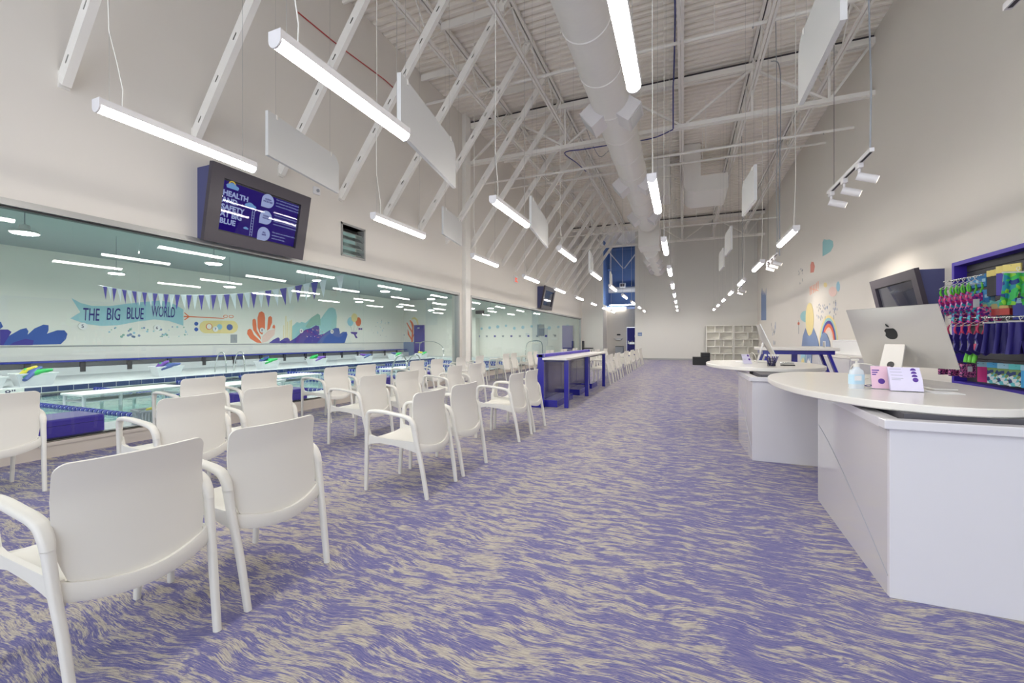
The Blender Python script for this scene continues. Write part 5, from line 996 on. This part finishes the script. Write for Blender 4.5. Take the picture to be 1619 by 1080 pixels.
# pool hall disc lamps
k = 0
d0 = None
for y in (4.0, 7.5, 11.0, 14.5, 18.0, 21.5, 25.0, 0.5):
    for x in (-11.6, -16.1):
        lab = 'round pool hall lamp, %s row from the mural wall, %s from camera' % ('second' if x == -11.6 else 'first', ORD[(k // 2 + 1) % 8])
        if d0 is None:
            d0 = thing('disc_lamp', lab, 'lamp', (x, y, 3.3), 0, 'pool hall disc lamps')
            MB().lathe([(0.2, 0.0), (0.205, 0.02), (0.18, 0.05), (0.08, 0.07), (0.07, 0.15), (0.02, 0.17)], 0, 0, 24).obj('housing', 'lamp_body', d0, 40)
            MB().lathe([(0.001, -0.012), (0.17, -0.012), (0.175, -0.002)], 0, 0, 20).obj('diffuser', 'disc', d0, 40)
            MB().cyl((0, 0, 0.16), (0, 0, 1.15), 0.008, seg=6).obj('stem', 'grey', d0)
        else: dup(d0, (x, y, 3.3), 0, lab)
        k += 1
t = thing('ceiling_fan', 'large grey extractor on the pool hall ceiling', 'fan', (-13.0, 8.2, 4.0)); MB().lathe([(0.5, 0.45), (0.5, 0.15), (0.42, 0.05), (0.4, 0.05), (0.4, 0.3)], 0, 0, 24).obj('housing', 'grey', t, 40); MB().bbox(-0.38, 0.38, -0.03, 0.03, 0.08, 0.1, 0.005).bbox(-0.03, 0.03, -0.38, 0.38, 0.08, 0.1, 0.005).obj('grille', 'charcoal', t)

# bunting across the pool
bt = thing('bunting', 'string of blue and white swim flags sagging across the pool', 'bunting', (0, 7.2, 0))
def bz(x): return 2.42 + (0.0141 if x < -10.4 else 0.0224) * (x + 10.4) ** 2
xs = [-16.4 + 9.75 * i / 60 for i in range(61)]
MB().tube([(x, 0, bz(x)) for x in xs], 0.004, 5).obj('line', 'flag_white', bt)
n = 0; x = -16.15
while x < -6.85:
    if not (-7.55 < x < -7.2):
        z0, z1 = bz(x), bz(x + 0.215); sw = rnd.uniform(-0.03, 0.03)
        MB().add([(x, 0, z0), (x + 0.215, 0, z1), (x + 0.107 + sw, 0.02 + sw, (z0 + z1) / 2 - 0.40), (x, 0.003, z0), (x + 0.215, 0.003, z1), (x + 0.107 + sw, 0.023 + sw, (z0 + z1) / 2 - 0.40)],
                 [(0, 1, 2), (5, 4, 3), (0, 3, 4, 1), (1, 4, 5, 2), (2, 5, 3, 0)]).obj('pennant', 'flag_blue' if n % 2 == 0 else 'flag_white', bt)
    n += 1; x += 0.245

# ---------------------------------------------------------------- painted decals
def decals(data, root, plane, axis, sgn):
    for name, c, layer, pts in data:
        a = plane + sgn * 0.004 * (layer - 1) ; MB().prism(pts, axis, a, a + sgn * 0.004).obj(name, c, root)
lm = thing('wall_mural', 'painted sea mural with lettered banner on the far pool wall', 'mural', (0, 0, 0))
decals(LM, lm, PXL, 'x', 1)
decals(EMR, (em_ := thing('end_mural', 'orange tree and star painted beside the pool end door', 'mural', (0, 0, 0))), PYF, 'y', -1)
for s_, y, z, sz, a in (('THE', 8.75, 2.01, 0.68, 0.0), ('BIG', 9.45, 2.06, 0.68, 0.06), ('BLUE', 10.1, 2.13, 0.68, 0.07), ('WORLD', 10.98, 2.27, 0.66, -0.02)):
    text('lettering', s_, sz, 'ink', lm, (PXL + 0.012, y, z), (PI / 2, 0, PI / 2 ), 0.002, 'LEFT', 0.004, {'THE': 0.40, 'BIG': 0.44, 'BLUE': 0.39, 'WORLD': 0.37}[s_], 0.1)
for s_, y in (('5', 8.75), ('6', 11.18), ('7', 13.63), ('8', 16.08), ('9', 18.6), ('10', 20.97)):
    d = thing('lane_number', 'round white lane number plate reading %s on the pool wall' % {'5':'five','6':'six','7':'seven','8':'eight','9':'nine','10':'ten'}[s_], 'sign', (PXL + 0.02, y, 1.79)); MB().cyl((0, 0, 0), (0.02, 0, 0), 0.13, seg=20).obj('disc', 'white', d)
    text('lettering', s_, 0.17, 'num', d, (0.022, -0.05 if len(s_) == 1 else -0.1, -0.06), (PI / 2, 0, PI / 2), 0.001, bold=0.003)
r2 = random.Random(3)
def dots(n, y0, y1, z0, z1, cols_, smin, smax, name='dot', root=lm, plane=PXL, sgn=1, tall=1.0):
    for _ in range(n):
        y, z, s_ = r2.uniform(y0, y1), r2.uniform(z0, z1), r2.uniform(smin, smax)
        MB().prism([(y + s_ * math.cos(PI / 4 * i), z + s_ * tall * math.sin(PI / 4 * i)) for i in range(8)], 'x', plane, plane + sgn * 0.004).obj(name, r2.choice(cols_), root)
dots(42, 9.5, 12.4, 1.38, 1.85, ['pale_blue', 'teal', 'sage', 'slate_blue'], 0.02, 0.055)
dots(24, 24.7, 26.8, 1.45, 2.75, ['grey', 'pale_blue'], 0.02, 0.045)
for _ in range(26):
    y = r2.uniform(19.0, 20.4); z = r2.uniform(1.4, 1.95); MB().prism([(y + 0.025 * math.cos(PI / 3 * i), z + 0.025 * math.sin(PI / 3 * i)) for i in range(6)], 'x', PXL + 0.012, PXL + 0.018).obj('dot', r2.choice(['cream', 'salmon', 'magenta']), lm)
rm = thing('wall_mural', 'painted rainbow, hills and clouds mural on the right wall', 'mural', (0, 0, 0))
decals(RM, rm, XR, 'x', -1)
dots(46, 14.5, 16.6, 1.85, 2.42, ['grey', 'slate_blue'], 0.012, 0.02, 'raindrop', rm, XR, -1, 2.4)
dots(14, 18.3, 18.95, 3.3, 3.95, ['grey'], 0.012, 0.02, 'raindrop', rm, XR, -1, 2.4)
dots(14, 23.2, 24.4, 1.1, 2.4, ['slate_blue', 'grey'], 0.03, 0.04, 'mark', rm, XR, -1, 3.0)

# ---------------------------------------------------------------- far end of the hall
mat('shelf_white', (240, 238, 230), 0.6, vary=0.01)
def shelf(x0, lab, flip):
    t = thing('cube_shelf', lab, 'shelf', (x0, 27.95, 0), 0, 'white cube shelves')
    w, d, h = 1.46, 0.4, 2.12
    MB().box(0, 0.045, 0, d, 0, h).box(w - 0.045, w, 0, d, 0, h).obj('side_panel', 'shelf_white', t)
    MB().box(0, w, d - 0.012, d, 0, h).obj('back_panel', 'shelf_white', t)
    zs = [0.0, 0.42, 0.84, 1.27, 1.69, 2.09]
    for i, z in enumerate(zs): MB().box(0.03, w - 0.03, 0, d - 0.012, z, z + 0.045).obj('shelf_board', 'shelf_white', t)
    for i in range(5):
        for x in ((0.5, 0.97) if i % 2 == 0 else (0.74,)): MB().box(x - 0.02, x + 0.02, 0.005, d - 0.012, zs[i] + 0.03, zs[i + 1]).obj('divider', 'shelf_white', t)
shelf(1.28, 'tall white open cube shelf, left one against the end wall', 0)
shelf(2.76, 'tall white open cube shelf, right one in the corner of the end wall', 1)
t = thing('step_seat', 'low black two-step box in front of the cube shelves', 'seat', (0.45, 23.2, 0))
MB().bbox(0, 0.8, 0, 0.8, 0, 0.40, 0.02).obj('lower_step', 'black', t); MB().bbox(0.38, 0.8, 0.0, 0.8, 0.4, 0.62, 0.02).obj('upper_step', 'black', t)
o = tag(MB().bbox(-2.72, -2.46, YF - 0.02, YF, 1.52, 1.74, 0.004).obj('wall_sign', 'slate_blue'), 'small blue sign on the grey end wall', 'sign'); MB().box(-2.69, -2.49, YF - 0.022, YF - 0.02, 1.6, 1.62).obj('print', 'white', o)
for i, x in enumerate((-3.0,)):
    t = thing('drinking_fountain', 'white drinking fountain at the edge of the alcove', 'fountain', (-3.1, 28.6, 0.95)); MB().bbox(-0.2, 0.2, 0, 0.4, 0, 0.18, 0.04).obj('basin', 'chrome', t); MB().bbox(-0.02, 0.02, 0.1, 0.14, 0.18, 0.26, 0.01).obj('spout', 'grey', t)
t = thing('wall_shelf', 'small white shelf under a dark plate on the alcove wall', 'shelf', (-4.15, 29.85, 1.35)); MB().bbox(-0.3, 0.3, 0, 0.25, 0, 0.05, 0.015).obj('board', 'white', t); MB().bbox(-0.12, 0.12, 0.22, 0.25, 0.22, 0.32, 0.004).obj('plate', 'charcoal', t)
MB().bbox(-0.2, 0.2, 0.05, 0.25, -0.12, 0.0, 0.03).obj('bracket', 'white', t)
t = thing('waste_bin', 'grey metal bin standing in the alcove', 'bin', (-4.0, 29.4, 0)); MB().bbox(-0.25, 0.25, -0.2, 0.2, 0, 0.8, 0.02).obj('body', 'grey', t); MB().bbox(-0.26, 0.26, -0.21, 0.21, 0.8, 0.84, 0.01).obj('lid', 'alu_dark', t)
t = thing('wheelchair', 'dark folding transfer chair parked by the end of the viewing window', 'chair', (-5.85, 27.7, 0))
MB().bbox(-0.25, 0.25, -0.25, 0.25, 0.48, 0.56, 0.02).obj('seat', 'black', t); MB().bbox(-0.3, -0.24, -0.25, 0.25, 0.56, 1.2, 0.02).obj('backrest', 'charcoal', t)
MB().bbox(-0.25, 0.35, -0.28, -0.24, 0.68, 0.74, 0.01).obj('armrest', 'black', t); MB().bbox(-0.25, 0.35, 0.24, 0.28, 0.68, 0.74, 0.01).obj('armrest', 'black', t)
for sy in (-0.27, 0.27):
    MB().sweep([(-0.05 + 0.25 * math.cos(a), sy, 0.26 + 0.25 * math.sin(a)) for a in [2 * PI * i / 24 for i in range(25)]], (0.03, 0.03), 6, 2, ref=(0, 1, 0)).obj('wheel', 'charcoal', t, 60)
    MB().cyl((0.25, sy * 0.9, 0.0), (0.25, sy * 0.9, 0.5), 0.015, seg=6).obj('leg', 'grey', t)
o = tag(MB().bbox(-4.9, -3.7, 29.95, 30.1, 3.42, 3.5, 0.01).obj('strip_light', 'strip'), 'slim strip light above the alcove shelf', 'lamp')
t = thing('exit_sign', 'small red lit sign on the window wall past the column', 'sign', (XL, 16.2, 3.62)); MB().bbox(0, 0.05, -0.17, 0.17, 0, 0.28, 0.01).obj('box', 'white', t); text('lettering', 'EXIT', 0.16, 'exit_red', t, (0.052, -0.15, 0.08), (PI / 2, 0, PI / 2), 0.002, bold=0.006, sx=0.8); MB().box(0.05, 0.0515, -0.16, 0.16, 0.02, 0.06).obj('lit_edge', 'exit_red', t)
t = thing('emergency_light', 'tiny white box on the wall beside the health screen', 'box', (XL, 6.0, 4.0)); MB().bbox(0, 0.05, -0.07, 0.07, 0, 0.14, 0.01).obj('box', 'white', t); MB().cyl((0.05, 0, 0.07), (0.07, 0, 0.07), 0.03, seg=12).obj('lens', 'grey', t)

# ---------------------------------------------------------------- tall table, consoles and merchandise
t = thing('standing_table', 'high white-topped table on slanted blue legs behind the counters', 'table', (2.15, 10.4, 0))
MB().bbox(-0.68, 0.68, -0.38, 0.42, 1.06, 1.12, 0.01).obj('tabletop', 'counter', t)
MB().box(-0.62, 0.62, -0.30, -0.26, 0.98, 1.06).box(-0.62, 0.62, 0.28, 0.32, 0.98, 1.06).box(-0.62, -0.58, -0.26, 0.28, 0.98, 1.06).box(0.58, 0.62, -0.26, 0.28, 0.98, 1.06).obj('apron', 'blue_lam', t)
for sx in (-1, 1):
    for sy in (-0.27, 0.29): MB().bar((sx * 0.52, sy, 1.0), (sx * 0.86, sy, 0.0), 0.05, 0.09, up=(0, 1, 0)).obj('leg', 'blue_lam', t)
MB().bbox(-0.05, 0.05, -0.04, 0.04, 0.0, 1.0, 0.005).obj('post', 'blue_lam', t)
t = thing('wall_console', 'long low white cabinet along the right wall', 'cabinet', (3.35, 11.2, 0))
MB().bbox(0, 0.68, 0, 4.6, 0.05, 0.86, 0.01).obj('body', 'desk_white', t); MB().bbox(-0.03, 0.69, -0.03, 4.63, 0.86, 0.9, 0.008).obj('top', 'counter', t)
for k in range(4): MB().bbox(-0.015, 0.0, 0.03 + k * 1.14, 1.14 + k * 1.14, 0.1, 0.84, 0.004).obj('door', 'desk_white', t)
t = thing('raised_shelf', 'white box shelf standing on the console under the mural', 'shelf', (3.6, 11.25, 0.9)); MB().bbox(0, 0.42, 0, 2.1, 0, 0.37, 0.01).obj('body', 'desk_white', t); MB().box(-0.004, 0, 0.03, 2.07, 0.03, 0.34).obj('front', 'white', t)
t = thing('tablet', 'small tablet with dark screen and white frame on the console', 'tablet', (3.50, 13.6, 0.9), -0.15); MB().bbox(-0.02, 0.0, -0.22, 0.22, 0, 0.34, 0.008).obj('frame', 'white', t); MB().box(-0.0225, -0.02, -0.18, 0.18, 0.04, 0.31).obj('screen', 'screen_off', t); MB().bar((0.0, 0, 0.2), (0.12, 0, 0.01), 0.03, 0.01).obj('prop', 'white', t)
t = thing('framed_notice', 'small slanted notice standing on the box shelf', 'notice', (3.75, 11.75, 1.27)); MB().add([(0, -0.12, 0), (0, 0.12, 0), (0.1, 0.12, 0.32), (0.1, -0.12, 0.32), (0.012, -0.12, 0), (0.012, 0.12, 0), (0.112, 0.12, 0.32), (0.112, -0.12, 0.32)], [(0, 1, 2, 3), (7, 6, 5, 4), (0, 4, 5, 1), (1, 5, 6, 2), (2, 6, 7, 3), (3, 7, 4, 0)]).obj('card', 'white', t); MB().bbox(0.09, 0.12, -0.1, 0.1, 0, 0.2, 0.005).obj('stand', 'charcoal', t)

for i, (yy, c1, c2) in enumerate(((14.75, 'pale_blue', 'yellow'), (14.1, 'slate_blue', 'cream'))):
    t = thing('front_poster', ('pale blue and yellow picture panel on the console front' , 'slate blue picture panel on the console front')[i], 'poster', (3.33, yy, 0.5))
    MB().box(-0.012, 0.0, 0, 0.5, 0, 0.36).obj('panel', c1, t); MB().prism([(0.05, 0.03), (0.45, 0.03), (0.4, 0.16), (0.3, 0.25), (0.2, 0.15), (0.1, 0.28)], 'x', -0.016, -0.012).obj('shape', c2, t)

# merchandise wall: frame against the right wall
mf = thing('display_frame', 'blue framed dark slatted merchandise board on the right wall', 'display', (XR, 0, 0))
Y0_, Y1_, Z0_, Z1_ = 5.4, 8.62, 0.60, 2.46
mb = MB()
for a in ((-0.2, 0, Y1_ - 0.06, Y1_, Z0_, Z1_), (-0.2, 0, Y0_, Y0_ + 0.06, Z0_, Z1_), (-0.2, 0, Y0_ + 0.06, Y1_ - 0.06, Z1_ - 0.06, Z1_), (-0.2, 0, Y0_ + 0.06, Y1_ - 0.06, Z0_, Z0_ + 0.05)): mb.bbox(*a, 0.004)
mb.obj('frame', 'blue_block', mf)
k = 0; z = Z0_ + 0.05
while z < Z1_ - 0.1:
    MB().box(-0.05, -0.03, Y0_ + 0.06, Y1_ - 0.06, z, min(z + 0.105, Z1_ - 0.06)).obj('slat', 'charcoal', mf); z += 0.118
MB().box(-0.03, -0.0, Y0_ + 0.06, Y1_ - 0.06, Z0_ + 0.05, Z1_ - 0.06).obj('back_panel', 'black', mf)
def hook(x, y, z, L): return MB().cyl((0, 0, 0), (-L, 0, 0.0), 0.004, seg=6)
def garment_rail(x, y0, y1, z, lab):
    t = thing('hanging_rail', lab, 'rail', (x, y0, z)); L = y1 - y0
    MB().cyl((0, 0, 0), (0, L, 0.02), 0.009, seg=8).obj('rail', 'chrome', t, 60)
    for yy in (L * 0.25, L * 0.9): MB().cyl((0, yy, 0.01), (XR - 0.05 - x, yy + 0.1, 0.06), 0.007, seg=8).obj('bracket', 'chrome', t, 60)
def hanger(t, w=0.24):
    path = catmull([(0, 0.0, -0.012), (0.016, 0, -0.002), (0.012, 0, 0.014), (-0.006, 0, 0.016), (-0.014, 0, 0.0), (0, 0, -0.03)], 4)
    MB().tube(path, 0.004, 5).obj('hanger', 'plastic_white', t, 60)
    MB().tube([(-w / 2, 0, -0.09), (0, 0, -0.03), (w / 2, 0, -0.09), (-w / 2, 0, -0.09)], 0.005, 5).obj('hanger', 'plastic_white', t, 60)
def swimsuit(loc, rz, trim_c, body_c, lab, grp, w=0.2, L=0.42, tagc='tag'):
    t = thing('swimsuit', lab, 'swimsuit', loc, rz, grp); hanger(t, w)
    for s in (-1, 1): MB().sweep([(s * 0.07, 0.0, -0.07), (s * 0.085, 0.004, -0.14), (s * 0.06, 0.006, -0.22)], [(0.012, 0.02), (0.014, 0.03), (0.012, 0.03)], 6, 2.5, ref=(0, 1, 0)).obj('strap', trim_c, t, 60)
    pts = [(-0.09, -0.19), (-0.05, -0.21), (0, -0.225), (0.05, -0.21), (0.09, -0.19), (0.105, -0.26), (0.085, -0.33), (0.11, -L), (0.04, -L - 0.03), (0, -L - 0.06), (-0.04, -L - 0.03), (-0.11, -L), (-0.085, -0.33), (-0.105, -0.26)]
    MB().prism(pts, 'y', -0.012, 0.012).obj('fabric', body_c, t)
    MB().box(-0.035, 0.035, -0.0165, -0.014, -0.40, -0.29).obj('price_tag', tagc, t)
    return t
# patterned cloth materials
def pattern(name, cs, scale):
    m = bpy.data.materials.new(name); m.use_nodes = True; nt = m.node_tree; b = nt.nodes['Principled BSDF']; b.inputs['Roughness'].default_value = 0.6
    tc = nt.nodes.new('ShaderNodeTexCoord'); v = nt.nodes.new('ShaderNodeTexVoronoi'); v.inputs['Scale'].default_value = scale; r = nt.nodes.new('ShaderNodeValToRGB'); r.color_ramp.interpolation = 'CONSTANT'
    while len(r.color_ramp.elements) < len(cs): r.color_ramp.elements.new(0.5)
    for i, c in enumerate(cs): r.color_ramp.elements[i].position = i / len(cs); r.color_ramp.elements[i].color = lin(c)
    s = nt.nodes.new('ShaderNodeSeparateColor'); nt.links.new(tc.outputs['Object'], v.inputs['Vector']); nt.links.new(v.outputs['Color'], s.inputs[0]); nt.links.new(s.outputs[0], r.inputs[0]); nt.links.new(r.outputs[0], b.inputs['Base Color']); M[name] = m
pattern('print_multi', [(200, 50, 120), (50, 50, 140), (60, 170, 190), (150, 40, 140), (230, 130, 170)], 38)
pattern('print_green', [(60, 170, 60), (30, 60, 130), (140, 210, 60), (30, 140, 160), (60, 190, 90)], 22)
pattern('print_leopard', [(190, 90, 150), (40, 30, 70), (120, 40, 100), (210, 130, 170)], 60)
pattern('print_stripe', [(240, 110, 130), (120, 210, 190), (240, 200, 120), (220, 60, 90)], 14)
pattern('print_bag', [(90, 180, 190), (40, 60, 110), (210, 220, 220), (120, 150, 90)], 26)
RX = 3.52
garment_rail(RX, 7.2, 8.08, 2.10, 'upper chrome clothes rail at the left of the merchandise board')
for i in range(6):
    swimsuit((RX, 7.36 + i * 0.125, 2.095), 0.2, 'green', 'print_multi' , 'patterned swimsuit with lime straps on the upper rail, %s from the front' % ORD[i], 'lime strapped swimsuits')
garment_rail(RX, 7.1, 7.95, 1.56, 'lower chrome clothes rail below the lime swimsuits')
for i in range(5):
    swimsuit((RX, 7.16 + i * 0.16, 1.556), 0.2, 'pink', 'navy', 'navy swimsuit with pink straps on the lower rail, %s from the front' % ORD[i], 'pink strapped swimsuits')
for i in range(4):
    t = thing('swim_shorts', 'patterned pink and violet shorts between the two rails, %s from the front' % ORD[i], 'shorts', (RX + 0.1, 7.3 + i * 0.18, 1.70), 0.2, 'patterned shorts on the board')
    MB().prism([(-0.11, 0), (0.11, 0), (0.13, -0.2), (0.015, -0.21), (0, -0.12), (-0.015, -0.21), (-0.13, -0.2)], 'y', -0.02, 0.02).obj('fabric', 'print_multi', t)
# arm band packs, six
for i in range(6):
    y, z = 7.66 - 0.125 * (i % 3) + (0.0 if i < 3 else -0.05), 2.05 if i < 3 else 1.84
    t = thing('float_pack', 'blue boxed float, %s row, %s from the rails' % (('upper', 'lower')[i // 3], ORD[i % 3]), 'box', (3.65, y, z), 0.35, 'blue boxed floats')
    MB().bbox(-0.05, 0.03, -0.05, 0.05, -0.085, 0.085, 0.008).obj('box', 'blue_pack', t); MB().box(-0.052, -0.05, -0.04, 0.0, -0.02, 0.02).obj('print', 'pale_blue', t); MB().box(-0.03, 0.02, -0.052, -0.05, -0.06, -0.01).obj('print', 'pale_blue', t)
def card(loc, rz, w, h, head, body, lab, grp, cat='packet', d=0.012, name='hanging_packet'):
    t = thing(name, lab, cat, loc, rz, grp)
    MB().bbox(-d, d, -w / 2, w / 2, -h * 0.24, 0, 0.003).obj('header_card', head, t); MB().bbox(-d * 1.2, d * 1.2, -w / 2 + 0.004, w / 2 - 0.004, -h, -h * 0.24, 0.006).obj('contents', body, t)
    MB().cyl((0.26, 0, -0.02), (-0.03, 0, -0.02), 0.003, seg=5).obj('hook', 'chrome', t)
for i in range(3): card((3.65, 7.27 - i * 0.07, 2.16), 0.5, 0.13, 0.33, 'card_yellow', 'charcoal', 'yellow topped packet with dark contents, %s from the blue boxes' % ORD[i], 'yellow topped packets')
for i in range(2): card((3.63, 7.02 - i * 0.12, 2.18), 0.5, 0.17, 0.36, 'card_yellow', 'flag_blue' if i == 0 else 'card_yellow', 'yellow topped card with %s lower half' % ('blue' if i == 0 else 'plain'), 'wide yellow cards')
def shorts(loc, rz, m, lab, grp, w=0.30, h=0.36, tagged=True):
    t = thing('board_shorts', lab, 'shorts', loc, rz, grp)
    MB().tube(catmull([(0, 0, -0.012), (0.016, 0, -0.002), (0.012, 0, 0.014), (-0.006, 0, 0.016), (-0.014, 0, 0.0), (0, 0, -0.03)], 4), 0.004, 5).obj('hanger', 'plastic_white', t, 60)
    MB().bbox(-w * 0.42, w * 0.42, -0.006, 0.006, -0.05, -0.03, 0.003).obj('hanger_bar', 'plastic_white', t)
    def f(u, v):
        uu = 2 * u - 1; ww = (w * 0.40 + 0.10 * w * v); x = uu * ww; z = -0.05 - h * v
        if v > 0.45: x += (0.02 * (v - 0.45) * (1 if uu > 0 else -1)); 
        if abs(uu) < 0.12 and v > 0.5: z = -0.05 - h * 0.5 - (v - 0.5) * h * 0.15
        return (x, 0.018 * math.sin(uu * 9) * (0.4 + v) - 0.01, z)
    MB().grid(f, 18, 8, 0.03).obj('fabric', m, t, 60)
    if tagged: MB().box(0.0, 0.075, -0.052, -0.048, -0.26, -0.16).obj('price_tag', 'tag', t)
shorts((3.50, 6.56, 2.08), 0.1, 'print_green', 'green and blue patterned board shorts near the right picture edge', None, 0.34, 0.36, False)
garment_rail(3.5, 6.2, 7.05, 1.53, 'chrome rail carrying the navy shorts')
for i in range(3): shorts((3.5, 6.94 - i * 0.21, 1.525), 0.1, 'navy', 'navy swim shorts with white price tag, %s from the pink caps' % ORD[i], 'navy swim shorts', 0.28, 0.36)
# swim cap clamshells
def cap_pack(loc, rz, m, m2, lab, grp):
    t = thing('swim_cap_pack', lab, 'pack', loc, rz, grp); w = 0.2
    pts = [(-w / 2, 0), (w / 2, 0), (w / 2, 0.12)] + [(w / 2 * math.cos(a), 0.12 + 0.10 * math.sin(a)) for a in [PI * i / 12 for i in range(1, 12)]] + [(-w / 2, 0.12)]
    MB().prism(pts, 'x', -0.03, -0.026).obj('clear_shell', 'clear_plastic', t)
    dome = [(0.085 * math.cos(a), 0.09 + 0.11 * math.sin(a)) for a in [PI * i / 12 for i in range(13)]]
    MB().prism(dome, 'x', -0.024, 0.02).obj('cap', m, t)
    MB().bbox(-0.026, 0.022, -w / 2 + 0.004, w / 2 - 0.004, 0.005, 0.088, 0.004).obj('card', m2, t)
    MB().cyl((0.2, 0, 0.2), (-0.03, 0, 0.2), 0.003, seg=5).obj('hook', 'chrome', t)
for i in range(3): cap_pack((3.60 + 0.05 * i, 7.40 - i * 0.09, 1.58), 0.5, 'print_stripe', 'red', 'striped swim cap pack with red card, %s in the row' % ORD[i], 'striped cap packs')
cap_pack((3.52, 7.18, 1.14), 0.5, 'cream', 'pink', 'pale swim cap pack on a pink card below the striped caps', None)
for i in range(3):
    t = thing('fin_sock', 'lime green fin sock at the foot of the lower rail, %s' % ORD[i], 'sock', (3.62, 7.74 - i * 0.09, 1.10), 0.4, 'lime fin socks'); MB().sweep([(0, 0, 0), (-0.01, 0, -0.06), (-0.02, 0.01, -0.13)], [(0.03, 0.03), (0.06, 0.035), (0.045, 0.03)], 10, 2.2).obj('sock', 'green', t, 60)
for i, (c1, c2) in enumerate((('pale_blue', 'magenta'), ('cyan', 'print_bag'), ('pale_blue', 'print_bag'), ('aqua', 'print_bag'), ('pale_blue', 'cyan'))):
    card((3.74, 7.62 - i * 0.20, 0.98), 0.5, 0.155, 0.27, c1, c2, 'bottom row toy packet with blue header, %s from the board edge' % ORD[i], 'bottom row packets', d=0.015)
for i in range(3): card((3.76, 7.0 - i * 0.22, 1.78), 0.5, 0.15, 0.26, 'pale_blue', 'rope_blue', 'goggle packet hanging beside the striped caps, %s' % ORD[i], 'goggle packets')
for i in range(3):
    t = thing('towel', 'leopard patterned folded towel under the computer, %s from the left' % ORD[i], 'towel', (3.55, 8.1 - i * 0.26, 0.95), 0.5, 'patterned towels'); MB().bbox(-0.11, 0.11, -0.02, 0.02, -0.18, 0, 0.012).obj('fabric', 'print_leopard', t); MB().box(-0.03, 0.04, -0.024, -0.02, -0.1, -0.03).obj('price_tag', 'tag', t)
    MB().cyl((0.0, 0, 0), (0.52, 0.0, 0.03), 0.004, seg=5).obj('hook', 'chrome', t)

# loose cables
def cable(pts, r, m, lab): t = thing('cable', lab, 'cable', pts[0]); b = Vector(pts[0]); MB().tube(catmull([Vector(p) - b for p in pts], 5), r, 6).obj('cable', m, t, 60)
cable([(-0.2, -3, 8.18), (-0.16, 3, 8.14), (-0.2, 6, 8.18), (-0.15, 9, 8.12), (-0.22, 11.6, 8.08), (-0.24, 11.85, 7.9), (-0.24, 11.86, 6.8)], 0.018, 'cable_blue', 'blue cable bundle strapped along a roof joist')
cable([(-0.24, 11.9, 6.8), (-0.8, 12.0, 6.7), (-1.8, 12.05, 6.74), (-2.6, 12.0, 6.72), (-3.25, 12.2, 6.8), (-3.3, 14.0, 7.2), (-3.3, 15.4, 7.44)], 0.016, 'cable_blue', 'blue cable bundle drooping under the roof truss')
cable([(XL + 0.02, 5.57, 7.13), (XL + 0.02, 6.12, 7.14), (XL + 0.02, 6.63, 7.16), (XL + 0.02, 7.57, 7.24), (XL + 0.02, 8.14, 7.27), (XL + 0.02, 8.9, 7.2)], 0.011, 'cable_red', 'thin red cable running along the window wall')
cable([(2.0, 12.0, 8.1), (2.15, 11.9, 7.9), (2.18, 11.9, 7.0), (2.16, 11.9, 5.0), (2.16, 11.9, 3.3)], 0.012, 'grey', 'thin grey conduit dropping toward the far counter lamps')
cable([(-2.9, 13.5, 8.1), (-2.6, 14.2, 7.4), (-2.3, 15, 7.9), (-1.9, 16.4, 8.1)], 0.01, 'grey', 'short dark cable loop under the roof, left of the duct')
